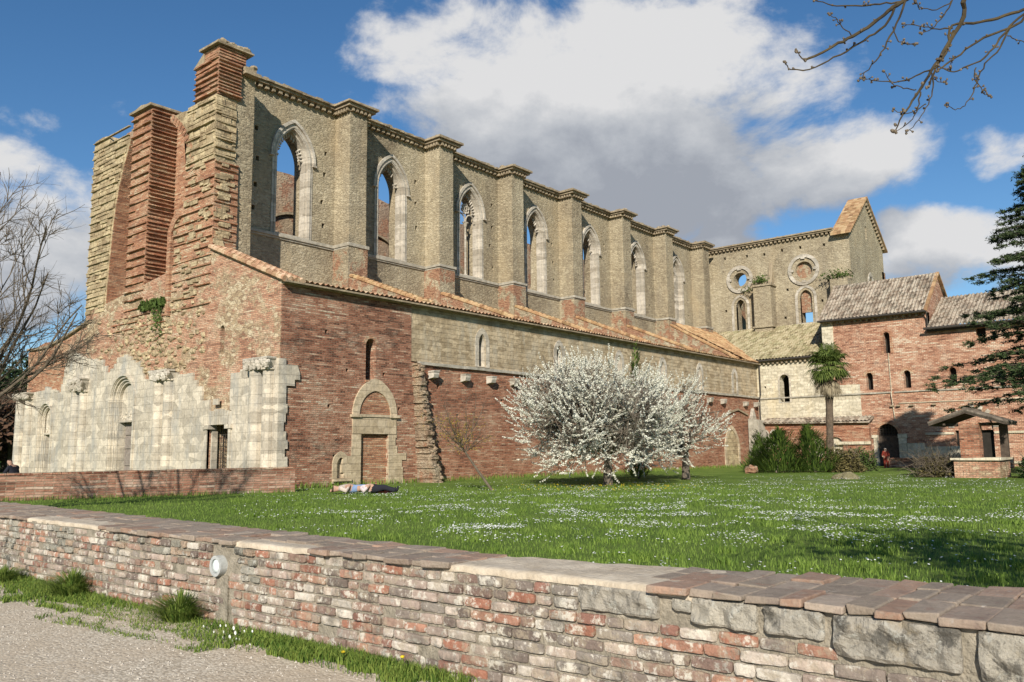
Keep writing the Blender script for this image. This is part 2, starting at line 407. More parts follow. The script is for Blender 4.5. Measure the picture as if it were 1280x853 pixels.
M['wood_dark'] = mat_plain('dark_timber', (.05, .038, .03), (.11, .085, .065), 6)
M['iron'] = mat_plain('iron', (.03, .028, .026), (.07, .06, .05), 20, .005, .7)
M['tile_near'] = mat_tiles('orange_roof_tiles', [(.2, (.22, .11, .07)), (.5, (.40, .22, .135)), (.8, (.54, .38, .26))], 'x', lich=((.38, .29, .16), .5))
M['tile_far'] = mat_tiles('lichen_roof_tiles', [(.2, (.20, .11, .06)), (.5, (.37, .21, .11)), (.8, (.48, .33, .19))], 'x', lich=((.33, .27, .13), .4))
M['tile_wing'] = mat_tiles('grey_brown_roof_tiles', [(.2, (.10, .075, .055)), (.5, (.23, .175, .13)), (.8, (.40, .34, .27))], 'y', lich=((.33, .31, .25), .5))
M['tile_moss'] = mat_tiles('mossy_roof_tiles', [(.2, (.15, .12, .07)), (.5, (.30, .25, .15)), (.8, (.44, .38, .26))], 'y', lich=((.26, .26, .14), .5))
M['moss'] = mat_plain('moss_and_weeds', (.03, .055, .012), (.09, .13, .03), 5, .03)

# ------------------------------------------------------------------ ground
def ground_mat():
    m, t, b = new_mat('meadow'); g = t.new('ShaderNodeNewGeometry'); pos = g.outputs['Position']
    col = t.ramp(t.noise(pos, .05, 6, .6), [(.35, (.07, .15, .02)), (.5, (.10, .19, .03)), (.7, (.16, .17, .06))])
    finish(t, b, col, t.noise(pos, 3, 5), .05); return m
def lawn_mat():
    m, t, b = new_mat('lawn_grass'); g = t.new('ShaderNodeNewGeometry'); pos = g.outputs['Position']
    n1 = t.noise(pos, .35, 5, .6); n2 = t.noise(pos, 14, 6, .75)
    f = t.math('ADD', t.math('MULTIPLY', n1, .6), t.math('MULTIPLY', n2, .5))
    col = t.ramp(f, [(.35, (.07, .125, .018)), (.52, (.125, .20, .03)), (.72, (.21, .28, .06))])
    finish(t, b, col, t.noise(pos, 22, 6, .8), .09); return m
def gravel_mat():
    m, t, b = new_mat('gravel'); g = t.new('ShaderNodeNewGeometry'); pos = g.outputs['Position']
    vo = t.vor(pos, 42); cv = t.sep(vo['Color'])[0]
    vo2 = t.vor(pos, 95); cv2 = t.sep(vo2['Color'])[0]
    col = t.ramp(t.math('ADD', t.math('MULTIPLY', cv, .55), t.math('MULTIPLY', cv2, .45)), [(.1, (.28, .23, .17)), (.5, (.49, .415, .315)), (.9, (.68, .61, .50))])
    sand = t.rng(t.noise(pos, .9, 6, .65), .42, .6)
    col = t.mix(t.math('MULTIPLY', sand, .7), col, t.mix(t.noise(pos, 30, 4), (.40, .32, .23), (.56, .46, .34)))
    col = t.mix(t.rng(t.noise(pos, 2.3, 4), .5, .75, 0, .3), col, (.36, .30, .225))
    h = t.math('ADD', t.math('MULTIPLY', vo['Distance'], -1.0), t.math('MULTIPLY', t.noise(pos, 6, 5), .8))
    finish(t, b, col, h, .006); return m
M['meadow'] = ground_mat(); M['lawn'] = lawn_mat(); M['gravel'] = gravel_mat()

def hill_h(x, y):
    r = math.hypot(x, y)
    h = 0.0
    if r > 110:
        a = math.degrees(math.atan2(y, x))
        amp = 20 * max(0, min(1, (a - 55) / 25)) + 7
        h = amp * (1 - math.exp(-((r - 110) / 120) ** 2)) * (1 + .35 * noise.noise(Vector((x * .006, y * .006, 0))))
    return h
def build_ground():
    mb = MB(); xs = [-1500, -700, -300, -120, -50, -15, 3, 4.9, 4.95, 8, 15, 30, 60, 90, 120, 150, 190, 240, 300, 400, 550, 800, 1200, 2500]
    ys = [-1500, -700, -300, -120, -60, -30, -12, 0, 10, 20, 30, 45, 60, 80, 100, 120, 145, 170, 200, 240, 290, 350, 430, 550, 700, 1000, 1600, 2500]
    idx = {}
    for i, x in enumerate(xs):
        for j, y in enumerate(ys):
            z = (-.34 if x < 4.93 else -.07) + hill_h(x, y)
            idx[i, j] = len(mb.v); mb.v.append((x, y, z))
    for i in range(len(xs) - 1):
        for j in range(len(ys) - 1):
            mb.f.append((idx[i, j], idx[i + 1, j], idx[i + 1, j + 1], idx[i, j + 1])); mb.mi.append(0)
    o = mb.build('ground', M['meadow'], smooth=True); tag(o, kind='structure')
    def sheet(name, x0, x1, y0, y1, nx, ny, z, amp, mat):
        mb = MB()
        for i in range(nx + 1):
            for j in range(ny + 1):
                x = x0 + (x1 - x0) * i / nx; y = y0 + (y1 - y0) * j / ny
                mb.v.append((x, y, z + amp * noise.noise(Vector((x * .35, y * .35, 3)))))
        for i in range(nx):
            for j in range(ny):
                a = i * (ny + 1) + j; mb.f.append((a, a + ny + 1, a + ny + 2, a + 1)); mb.mi.append(0)
        o = mb.build(name, mat, smooth=True); tag(o, kind='structure')
    sheet('lawn', 5.1, 75, -25, 70, 70, 95, 0.0, .02, M['lawn'])
    sheet('gravel_path', -14, 4.75, -12, 40, 60, 160, -.30, .035, M['gravel'])
build_ground()

# ------------------------------------------------------------------ abbey church
XF = 18.75; YS = 27.05; YB = 33.0; YW = 34.2; ZC = 19.1; ZS = 11.84
church = empty('abbey_church', (XF, 39.1, 0), 'roofless gothic abbey church of brick and yellow stone with pointed windows', 'church')
def F2(u, v, x=XF):
    p = at(u, v, 'X', x); return (p.y, p.z)
def S2(u, v, y=YS):
    p = at(u, v, 'Y', y); return (p.x, p.z)
def ragged(pts, step=.35, amp=.07, seg=None):
    """subdivide and jitter a polyline (keeps end points)"""
    out = [pts[0]]
    for a, b in zip(pts[:-1], pts[1:]):
        L = math.hypot(b[0] - a[0], b[1] - a[1]); n = max(1, int(L / step))
        for i in range(1, n + 1):
            t = i / n; q = (a[0] + (b[0] - a[0]) * t, a[1] + (b[1] - a[1]) * t)
            if i < n: q = (q[0] + uni(-amp, amp), q[1] + uni(-amp, amp))
            out.append(q)
    return out
def steps(pts, h=.34, amp=.12):
    """blocky broken edge following a polyline"""
    out = []
    for a, b in zip(pts[:-1], pts[1:]):
        L = math.hypot(b[0] - a[0], b[1] - a[1]); n = max(1, int(L / h))
        for i in range(n):
            t0 = i / n; t1 = (i + 1) / n; o = uni(-amp, amp)
            p = (a[0] + (b[0] - a[0]) * t0, a[1] + (b[1] - a[1]) * t0); q = (a[0] + (b[0] - a[0]) * t1, a[1] + (b[1] - a[1]) * t1)
            if abs(b[1] - a[1]) > abs(b[0] - a[0]): out += [(p[0] + o, p[1]), (p[0] + o, q[1])]
            else: out += [(p[0], p[1] + o), (q[0], p[1] + o)]
    return out

# --- nave south clerestory wall with pointed windows
BX = [21.35 + 6.6 * i for i in range(8)]           # east corner of each buttress
wins = [24.15 + 6.575 * i for i in range(7)]
holes = []
WZ0, WZS, WHW, WHA = 12.05, 16.0, .96, 1.62
for i, c in enumerate(wins): holes.append(lancet(c, WZ0, WZS, WHW, WHA, 10))
for i in range(8):
    xe = BX[i]
    for z in (13.0, 14.3, 15.6, 16.9):
        for xx in (xe + .7, xe + 4.75):
            if xx < 69.3 and rnd() < .72:
                if any(abs(xx - c) < 1.35 for c in wins): continue
                xx += uni(-.12, .12); zz = z + uni(-.12, .12); holes.append(rect(xx - .09, xx + .09, zz - .12, zz + .12))
mb = MB()
top = ragged([(68.9, ZC + .2), (20.3, ZC + .2)], 1.1, .02)
wall_y(mb, [(20.3, 0), (68.9, 0)] + top, holes, YW, 1.2)
mb.build('clerestory_wall', M['rubble'], church)
# --- north wall of the nave (its sunlit inside shows through the windows)
mb = MB(); nh = []
wall_y(mb, [(20.3, 0), (70, 0)] + ragged([(70, 18.9), (50, 18.8), (20.3, 18.75)], .9, .1), [], 43.0, 1.0)
mb.build('north_wall', mat_rubble('north_wall_stone', ((.16, .11, .08), (.28, .20, .14), (.38, .28, .20), (.48, .38, .28)), 3.4, 7, .7, .3), church)
for i in range(7):
    x0 = 20.6 + 6.575 * i
    mb = MB()
    o_, i_ = lancet(x0 + 3.3, 9, 13.2, 3.0, 3.1, 14), lancet(x0 + 3.3, 9, 13.2, 2.85, 2.95, 14)
    k = o_[2:]; kk = i_[2:]
    mb.prism(k + kk[::-1], [], (0, 42.99, 0), XA, ZA, YA * -.18)
    mb.build('vault_scar', M['cornice'], church)

def cornice_y(mb, x0, x1, y, z):   # runs along X on a face looking to -Y
    n = max(1, int((x1 - x0) / .36)); s = (x1 - x0) / n
    for i in range(n):
        xx = x0 + s * i + s * .25
        mb.box((xx, y - .24, z), (xx + s * .52, y + .02, z + .19), .015)
    mb.box((x0, y - .34, z + .19), (x1, y + .9, z + .31))
    i = x0
    while i < x1:
        w = uni(.25, .6)
        mb.box((i, y - .46 + uni(-.03, .03), z + .312), (min(i + w, x1 + .1), y + .9, z + .42 + uni(-.02, .035)), .015); i += w + .01
    i = x0
    while i < x1 - .2:
        w = uni(.12, .35)
        if rnd() < .55: mb.box((i, y - .35 + uni(0, .2), z + .40), (i + w, y + .3, z + .45 + uni(0, .12)), .03)
        i += w
def cornice_x(mb, y0, y1, x, z, proj=.0):   # runs along Y on a face looking to -X
    n = max(1, int((y1 - y0) / .36)); s = (y1 - y0) / n
    for i in range(n):
        yy = y0 + s * i + s * .25
        mb.box((x - .24, yy, z), (x + .02, yy + s * .52, z + .19), .015)
    mb.box((x - .34, y0, z + .19), (x + .9, y1, z + .31))
    mb.box((x - .46, y0, z + .312), (x + .9, y1, z + .43), .01)
def cap_rocks(mb, x0, x1, y0, y1, z, n=14):
    for _ in range(n):
        x, y, r = uni(x0, x1), uni(y0, y1), uni(.05, .16)
        mb.blob((x, y, z), (r * 1.4, r * 1.2, r), .3, 6, 4)

for i, xe in enumerate(BX[:7] + [BX[7]]):
    if xe > 69: break
    if i == 0: continue
    x0, x1 = xe - 1.15, xe
    mb = MB()
    outl = [(x0, ZS + .12), (x1, ZS + .12)] + ragged([(x1, ZS + .12), (x1 - .02, 15.5), (x1, ZC)], .45, .012)[1:] + ragged([(x0, ZC), (x0, ZS + .12)], .45, .012)[:-1]
    mb.prism(outl, [], (0, YB, 0), XA, ZA, YA * 1.2)
    bt = mb.build('buttress', M['rubble'], church)
    mb = MB(); mb.box((x0 - .05, YB - .06, 7), (x1 + .06, YW, ZS - .02), .02)
    mb.build('buttress_foot', M['rubble_base'] if i else M['rubble'], bt)
    mb = MB(); z = ZC
    n = 5
    for k in range(n):
        xx = x0 - .1 + (x1 - x0 + .2) * (k + .25) / n; mb.box((xx, YB - .24, z - .06), (xx + .13, YB + .05, z + .14), .012)
        yy = YB - .1 + 1.1 * (k + .25) / n; mb.box((x0 - .24, yy, z - .06), (x0 + .02, yy + .13, z + .14), .012); mb.box((x1 - .02, yy, z - .06), (x1 + .24, yy + .13, z + .14), .012)
    mb.box((x0 - .32, YB - .32, z + .141), (x1 + .32, YW + .5, z + .27), .012)
    mb.box((x0 - .45, YB - .45, z + .272), (x1 + .45, YW + .5, z + .40), .02)
    for _ in range(5):
        a = uni(x0 - .3, x1 - .2); c = uni(YB - .3, YB + .5); mb.box((a, c, z + .39), (a + uni(.2, .7), c + uni(.2, .5), z + .46 + uni(0, .06)), .03)
    cap_rocks(mb, x0 - .2, x1 + .2, YB - .2, YB + .8, z + .46, 9)
    mb.build('cornice', M['cornice'], bt)
    # string course wraps the buttress
    mb = MB(); mb.box((x0 - .12, YB - .14, ZS), (x1 + .12, YW - .003, ZS + .15), .015); mb.box((x0 - .06, YB - .07, ZS - .09), (x1 + .06, YW - .003, ZS - .002))
    mb.build('string_course', M['string'], bt)
for i in range(8):
    a = BX[i] if i else 20.7; b = min(BX[i] + 5.45, 69.2)
    if i == 7: b = 69.2
    mb = MB(); cornice_y(mb, a, b, YW, ZC - .03); mb.build('cornice', M['cornice'], church)
    mb = MB(); mb.box((a + .125, YW - .14, ZS + .002), (b - .125, YW, ZS + .15), .012); mb.box((a + .1, YW - .07, ZS - .09), (b - .1, YW, ZS)); mb.build('string_course', M['string'], church)

def ring(mb, outer, inner, O, U, V, D): mb.prism(outer, [inner], O, U, V, D)
for i, c in enumerate(wins):
    mb = MB()
    # hood mould over the arch, face ring, deep marble reveal
    o_ = lancet(c, WZS - .05, WZS, 1.33, 2.06, 12); i_ = lancet(c, WZS - .05, WZS, 1.19, 1.88, 12)
    mb.prism(o_[1:] + [o_[0]] + [i_[0]] + i_[1:][::-1], [], (0, YW - .13, 0), XA, ZA, YA * .13)
    for sx in (-1, 1): mb.box((c + sx * 1.26 - .12, YW - .16, WZS - .13), (c + sx * 1.26 + .12, YW, WZS - .04))
    mb.prism(lancet(c, WZ0 - .05, WZS, 1.2, 1.9, 12), [lancet(c, WZ0 + .02, WZS, .93, 1.58, 12)], (0, YW - .035, 0), XA, ZA, YA * .2)
    mb.prism(lancet(c, WZ0 - .04, WZS, 1.06, 1.72, 12), [lancet(c, WZ0 + .02, WZS, .99, 1.65, 12)], (0, YW - .075, 0), XA, ZA, YA * .1)
    mb.prism(lancet(c, WZ0 - .03, WZS, .955, 1.615, 12), [lancet(c, WZ0 + .03, WZS, .87, 1.5, 12)], (0, YW + .166, 0), XA, ZA, YA * .42)
    w = mb.build('window', M['frame'], church)
    # cusped tracery remains
    mb = MB(); n = 9
    full = i in (2, 6)
    r_in = lancet(c, WZS - .1, WZS, .87, 1.5, 9)[3:-1]
    for k, p in enumerate(r_in):
        if not full and rnd() < .2: continue
        dx, dz = c - p[0], (WZS + .2) - p[1]; L = math.hypot(dx, dz) or 1; dx /= L; dz /= L
        q = (p[0] + dx * .2, p[1] + dz * .2)
        mb.tube([(p[0], YW + .4, p[1]), (q[0], YW + .4, q[1]), (q[0] + dx * .05, YW + .4, q[1] + dz * .05)], [.07, .045, .07], 6)
    if full:
        if i == 2:
            mb.tube([(c, YW + .4, WZ0), (c, YW + .4, WZ0 + .2)], .11, 8); mb.tube([(c, YW + .4, WZ0 + .2), (c, YW + .4, WZS - .75)], .065, 8)
            mb.tube([(c, YW + .4, WZS - .75), (c, YW + .4, WZS - .5)], [.08, .15], 8); mb.box((c - .17, YW + .3, WZS - .5), (c + .17, YW + .5, WZS - .42))
            for sx in (-1, 1):
                pts = [(c + sx * (.42 + .4 * math.cos(t)), YW + .4, WZS - .42 + .5 * math.sin(t)) for t in [PI * k / 8 for k in range(9)]]
                mb.tube(pts, .05, 6)
            for k in range(6):
                a = PI / 3 * k + .3; mb.prism(circle(c + .22 * math.cos(a), WZS + .42 + .22 * math.sin(a), .13, 10), [circle(c + .22 * math.cos(a), WZS + .42 + .22 * math.sin(a), .08, 10)], (0, YW + .34, 0), XA, ZA, YA * .12)
        else:
            mb.prism(lancet(c, WZS - 1.0, WZS, .88, 1.5, 10), [circle(c, WZS + .15, .48, 16), lancet(c, WZS - .99, WZS - .95, .3, .3, 6)], (0, YW + .3, 0), XA, ZA, YA * .2)
            mb.prism(lancet(c, WZ0, WZS - 1.8, .88, .9, 10), [lancet(c, WZ0 + .01, WZS - 1.9, .42, .75, 8)], (0, YW + .3, 0), XA, ZA, YA * .2)
            mb.prism(rect(c - .88, c + .88, WZS - 1.95, WZS - 1.0), [lancet(c, WZS - 1.94, WZS - 1.8, .4, .4, 6)], (0, YW + .32, 0), XA, ZA, YA * .16)
    mb.build('tracery', M['frame'], w)

# --- aisle: south wall
mb = MB(); wins_a = [30.35, 36.7, 42.8, 48.05, 53.2, 58.8]
BXE = 25.6
EZ = 7.93
wall_y(mb, [(XF + .02, -1), (BXE + .9, -1), (BXE + .9, 5.25), (BXE, 5.3), (BXE, EZ), (XF + .02, EZ)], [lancet(23.25, 4.37, 5.85, .27, .27, 6), lancet(23.5, -.5, 2.1, .76, .01, 2), lancet(21.72, .32, .85, .2, .3, 5)] + [rect(a - .07, a + .07, b - .07, b + .07) for a, b in ((19.9, 3.4), (21.1, 3.2), (24.0, 4.65), (21.4, 1.2), (20.9, 6.2), (22.0, 4.7), (24.9, 3.2))], YS, .9)
for px in range(3): pass
mb.build('aisle_wall', M['brick_dark'], church)
mb = MB()
wall_y(mb, [(BXE + .9, -1), (62.9, -1), (62.9, 5.22), (BXE + .9, 5.22)], [rect(a - .08, a + .08, b - .09, b + .09) for a, b in ((28.6, 3.0), (28.9, 1.8), (31.8, 3.8), (27.3, 4.3), (60, 3.2), (58.5, 2.8), (33.0, 2.7))], YS, .9)
mb.build('aisle_wall', M['brick'], church)
mb = MB()
wall_y(mb, [(BXE, 5.36), (62.9, 5.36), (62.9, EZ), (BXE, EZ)], [lancet(c, 5.45, 6.62, .24, .42, 6) for c in wins_a[:5]], YS + .012, .87)
mb.build('aisle_wall', M['aislestone'], church)
mb = MB(); x = 26.0
while x < 62.7:
    w = uni(.8, 1.4); mb.box((x, YS - .13, 5.22 + uni(-.012, .012)), (min(x + w, 62.88), YS + .02, 5.36), .008); x += w + .012
mb.build('string_course', M['string'], church)
for k, c in enumerate(wins_a):
    mb = MB()
    mb.prism(lancet(c, 5.40, 6.62, .52, .74, 8), [lancet(c, 5.44, 6.62, .25, .43, 8)], (0, YS - .02, 0), XA, ZA, YA * .06)
    mb.prism(lancet(c, 5.40, 6.62, .36, .55, 8), [lancet(c, 5.44, 6.62, .22, .40, 8)], (0, YS + .04, 0), XA, ZA, YA * .3)
    if k == 5: mb.prism(lancet(c, 5.44, 6.62, .3, .5, 8), [], (0, YS + .1, 0), XA, ZA, YA * .1)
    mb.build('window', M['frame'] if k else M['marble'], church)
# dark jamb of slit window, arch of brick around it
mb = MB(); mb.prism(lancet(23.25, 5.85, 5.86, .45, .45, 7), [lancet(23.25, 5.8, 5.86, .275, .28, 7)][:0], (0, YS + .5, 0), XA, ZA, YA * .01)
mb = MB()
o_ = lancet(23.25, 4.3, 5.85, .42, .42, 7)[2:]; i_ = lancet(23.25, 4.3, 5.85, .28, .28, 7)[2:]
mb.prism(o_ + i_[::-1], [], (0, YS - .02, 0), XA, ZA, YA * .06)
mb.box((22.95, YS - .06, 4.27), (23.6, YS + .02, 4.36))
mb.build('slit_window', M['brick_front'], church)
# blocked south portal
pc = 23.5
mb = MB()
mb.prism(lancet(pc, 2.86, 2.9, 1.22, 1.55, 12)[:], [lancet(pc, 2.87, 2.93, .86, .98, 12)], (0, YS - .07, 0), XA, ZA, YA * .12)
mb.box((pc - 1.32, YS - .13, 2.79), (pc - .8, YS, 2.9), .01); mb.box((pc + .8, YS - .13, 2.79), (pc + 1.32, YS, 2.9), .01); mb.box((pc - .8, YS - .09, 2.80), (pc + .8, YS, 2.91), .01)
mb.box((pc - 1.2, YS - .05, 2.1), (pc + 1.2, YS + .02, 2.79))
for sx in (-1, 1):
    z = -.3
    while z < 2.08:
        h = uni(.26, .36); z1 = min(z + h, 2.095); e = uni(1.15, 1.35) if z > 1.2 else (uni(1.5, 1.75) if sx < 0 or z < .9 else uni(1.3, 1.9))
        a, c = sorted((pc + sx * .76, pc + sx * e)); mb.box((a, YS - .055, z), (c, YS + .1, z1 - .008), .006); z = z1
portal = mb.build('side_portal', M['portal_stone'], church)
mb = MB(); mb.box((pc - .77, YS + .12, -.5), (pc + .77, YS + .3, 2.1)); mb.prism(lancet(pc, 2.9, 2.92, .88, 1.0, 10), [], (0, YS - .01, 0), XA, ZA, YA * .02)
mb.build('blocked_doorway', M['brick_front'], portal)
mb = MB()
mb.prism(lancet(21.72, .12, .85, .42, .55, 8), [lancet(21.72, .32, .85, .2, .3, 8)], (0, YS - .05, 0), XA, ZA, YA * .08); mb.box((21.3, YS - .14, .2), (22.2, YS, .3), .01)
mb.build('niche', M['portal_stone'], church)
mb = MB(); mb.prism(lancet(21.72, .3, .85, .25, .34, 8), [], (0, YS + .14, 0), XA, ZA, YA * .1); mb.build('niche_back', M['portal_stone'], church)
# ragged stub of a torn-off wall
mb = MB(); z = -.3
while z < 5.15:
    h = uni(.07, .13); t = z / 5.2; w = .32 + .05 * (1 - t); pr = .42 + .75 * max(0, 1 - t) ** 1.6
    x0 = BXE + .05 + .35 * (1 - t); 
    mb.box((x0 + uni(-.05, .05), YS - pr + uni(-.08, .08), z), (x0 + w + uni(-.07, .09), YS + .05, z + h), .02)
    if rnd() < .3: mb.blob((x0 + uni(0, w), YS - pr, z), (.12, .12, .08), .3, 6, 4)
    z += h * .95
mb.build('wall_stub', mat_rubble('torn_wall_stone', ((.14, .09, .06), (.27, .19, .13), (.40, .32, .23), (.50, .45, .36)), 6, 11, .6, .6), church)
for (u, v) in ((538.6, 470), (578.6, 474), (610.8, 476.5), (640, 479), (700, 484), (760, 490), (820, 496), (865.7, 499.6), (885, 501), (902, 503), (930, 506), (943, 507)):
    p = at(u, v, 'Y', YS); mb = MB(); s = uni(.9, 1.1)
    mb.prism([(0, 0), (.30 * s, .05), (.36 * s, .2), (.36 * s, .3), (0, .3)], [], (p.x - .17, YS, p.z - .15), -YA, ZA, XA * .32)
    mb.box((p.x - .19, YS - .38 * s, p.z + .151), (p.x + .17, YS, p.z + .22), .02)
    mb.build('corbel', M['frame'], church)

# --- aisle roof, tiles
def tiles(mb, O, U, S, nu, ns, pu=.26, amp=.045, lip=.035, jit=.012, clip=None):
    """corrugated tile roof: O origin at eave, U unit along eave, S vector per tile row up the slope"""
    O = Vector(O); U = Vector(U); S = Vector(S); N = U.cross(S).normalized()
    if N.z < 0: N = -N
    for r in range(ns):
        k = len(mb.v); m = nu * 4
        for e in (0, 1):
            for i in range(m + 1):
                c = (i // 4); q = i % 4; hgt = (amp, .0, -amp * .55, 0)[q] if False else amp * math.cos(PI / 2 * q)
                rr = random.Random(c * 131 + r * 17 + 5); j = rr.uniform(-jit, jit)
                p = O + U * (i * pu / 4) + S * (r + (0 if e == 0 else 1.0)) + N * (hgt + (lip if e == 0 else 0.0) + j + .02 * noise.noise(Vector((c * .21, r * .25, 1)))* 2)
                mb.v.append(tuple(p))
        for i in range(m):
            c = i // 4
            mb.f.append((k + i, k + i + 1, k + m + 2 + i, k + m + 1 + i)); mb.mi.append(0)
            if r: mb.f.append((k - m - 1 + i, k - m + i, k + i + 1, k + i)); mb.mi.append(0)
aslope = (9.35 - EZ) / (YW - .0 - (YS - .35))
def az_(y): return EZ + .06 + (y - (YS - .35)) * aslope
mb = MB(); sv = Vector((0, .36, .36 * aslope)); n_s = int((YW - YS + .35) / .36)
tiles(mb, (XF + .9, YS - .35, az_(YS - .35)), XA, sv, int((47 - XF - .9) / .26), n_s)
mb.build('aisle_roof', M['tile_near'], church)
mb = MB(); tiles(mb, (46.9, YS - .35, az_(YS - .35)), XA, sv, int((69.2 - 46.9) / .26), n_s)
mb.build('aisle_roof', M['tile_far'], church)
mb = MB(); mb.prism([(YS - .36, az_(YS - .36) - .12), (YS - .36, az_(YS - .36) - .05), (YW, az_(YW) - .06), (YW, az_(YW) - .16)], [], (XF + 1.21, 0, 0), YA, ZA, XA * (61.5 - XF)); mb.prism([(YS - .36, az_(YS - .36) - .12), (YS - .36, az_(YS - .36) - .05), (YS, az_(YS) - .06), (YS, az_(YS) - .14)], [], (XF - .06, 0, 0), YA, ZA, XA * 1.26)
mb.box((XF + .02, YS - .22, EZ - .09), (62.8, YS - .002, EZ + .0))
mb.build('eave_board', M['cornice'], church)
for i in range(1, 7):   # transverse parapet walls with tiled coping climbing to each buttress
    xw = BX[i] - 1.12; zt = (10.2, 10.2, 10.3, 10.4, 10.5, 11.3)[i - 1]; y0 = YS + .25
    mb = MB(); mb.prism([(y0, 7.9), (YB - .07, 7.9), (YB - .07, zt), (y0, az_(y0) + .02)], [], (xw, 0, 0), YA, ZA, XA * .42)
    pw = mb.build('parapet_wall', M['rubble_base'], church)
    mb = MB(); n_ = 16
    for k in range(n_):
        t0, t1 = k / n_, (k + 1.25) / n_; ya, yb_ = y0 + (YB - .1 - y0) * t0, y0 + (YB - .1 - y0) * min(1, t1); za, zb = az_(y0) + (zt - az_(y0)) * t0, az_(y0) + (zt - az_(y0)) * min(1, t1)
        for dx in (.05, .36): mb.tube([(xw + dx + uni(-.02, .02), ya, za + .10), (xw + dx, yb_, zb + .07)], [.13, .10], 7)
    mb.build('tile_coping', M['tile_far'] if i > 0 else M['tile_near'], pw)
fs = (11.75 - EZ) / (33.6 - (YS - .35))
mb = MB(); tiles(mb, (60.3, YS - .36, az_(YS - .35) + .03), XA, Vector((0, .36, .36 * fs)), int((69.2 - 60.3) / .26), int((33.6 - YS + .35) / .36)); mb.build('aisle_roof', M['tile_far'], church)
mb = MB(); mb.prism([(YS - .1, 7.9), (33.4, 7.9), (33.4, 11.55)], [], (60.32, 0, 0), YA, ZA, XA * .3); mb.build('parapet_wall', M['rubble_base'], church)
mb = MB(); yy = YS - .3
gz = lambda y: 8.02 + (y - YS) * (10.05 - 7.98) / (32.2 - YS)
while yy < 32.1:
    for dx in (-.08, .2, .48, .76): mb.tube([(XF + dx, yy, gz(yy) + .10), (XF + dx, yy + .42, gz(yy + .42) + .07)], [.13, .11], 7)
    yy += .36
mb.build('roof_verge', M['tile_near'], church)
mb = MB(); mb.tube([(62.75, YS - .28, 7.8), (62.75, YS - .28, 5.5), (62.8, YS - .16, 5.2), (62.78, YS - .16, 3.4)], .055, 8); mb.build('downpipe', M['iron'], church)
# blind arches and aedicule at the east end of the aisle wall
mb = MB()
a = [S2(903, 520), S2(921, 513), S2(934, 520)]
for p, q in zip(a[:-1], a[1:]):
    mb.prism([(p[0], p[1]), (q[0], q[1]), (q[0], q[1] + .13), (p[0], p[1] + .13)], [], (0, YS - .12, 0), XA, ZA, YA * .12)
mb.build('gable_scar', M['cornice'], church)
mb = MB(); c = S2(915, 560)[0]
mb.prism(lancet(c, -.2, 1.3, 1.25, 1.75, 10), [lancet(c, -.15, 1.3, .98, 1.42, 10)], (0, YS - .07, 0), XA, ZA, YA * .1)
mb.build('blind_arch', M['portal_stone'], church)
mb = MB(); mb.prism(lancet(c, -.2, 1.3, 1.0, 1.43, 10), [], (0, YS - .02, 0), XA, ZA, YA * .02); mb.build('arch_infill', M['coarse'], church)
mb = MB(); c = S2(940, 540)[0]
mb.prism([(c - .55, 1.5), (c + .55, 1.5), (c + .55, 3.3), (c, 4.4), (c - .55, 3.3)], [lancet(c, 2.5, 3.1, .3, .35, 6)], (0, YS - .25, 0), XA, ZA, YA * .25)
mb.box((c - .62, YS - .34, 2.35), (c + .62, YS - .2, 2.46)); mb.box((c - .5, YS - .3, 1.2), (c - .3, YS, 1.5)); mb.box((c + .3, YS - .3, 1.2), (c + .5, YS, 1.5))
mb.build('stone_aedicule', M['frame'], church)

# --- transept
XT = 69.3; YT = 21.33
mb = MB()
lan1 = lancet(31.0, 11.75, 13.9, .42, .6, 8); lan2 = lancet(25.15, 11.8, 13.95, .5, .65, 8)
pute = [rect(y - .1, y + .1, z - .12, z + .12) for y, z in ((32.3, 18.4), (30.2, 18.3), (28.6, 18.2), (27.0, 18.3), (25.4, 18.3), (23.4, 18.2), (32.4, 13.6), (28.0, 14.7), (28.9, 13.4), (26.7, 14.8), (23.2, 15.1), (27.0, 12.4), (23.8, 13.5), (22.9, 13.9), (25.2, 16.3 + 1.2))]
wall_x(mb, [(YT + .015, 0), (YW + .5, 0), (YW + .5, 19.1), (YT + .015, 19.1)], [lan1, lan2, circle(30.95, 16.3, .62, 24), circle(25.2, 16.33, .72, 24)] + pute, XT, 1.1)
mb.build('transept_wall', M['rubble'], church)
mb = MB(); cornice_x(mb, 22.5, 33.9, XT, 19.02); cap_rocks(mb, XT, XT + .5, 22.5, 33.5, 19.5, 20); mb.build('cornice', M['cornice'], church)
for (cy, cz, r, blocked) in ((30.95, 16.3, .62, False), (25.2, 16.33, .72, True)):
    mb = MB()
    mb.prism(circle(cy, cz, r + .62, 32), [circle(cy, cz, r + .34, 32)], (XT - .12, 0, 0), YA, ZA, XA * .16)
    mb.prism(circle(cy, cz, r + .35, 32), [circle(cy, cz, r, 32)], (XT + .05, 0, 0), YA, ZA, XA * .3)
    for a in range(4):
        mb.box((XT - .16, cy + (r + .3) * math.cos(a * PI / 2) - .16, cz + (r + .3) * math.sin(a * PI / 2) - .1), (XT + .1, cy + (r + .3) * math.cos(a * PI / 2) + .16, cz + (r + .3) * math.sin(a * PI / 2) + .1))
    w = mb.build('rose_window', M['frame'], church)
    if blocked:
        mb = MB(); mb.prism(circle(cy, cz, r + .02, 24), [], (XT + .32, 0, 0), YA, ZA, XA * .2); mb.build('window_blocking_or_shade', M['rubble_base'], w)
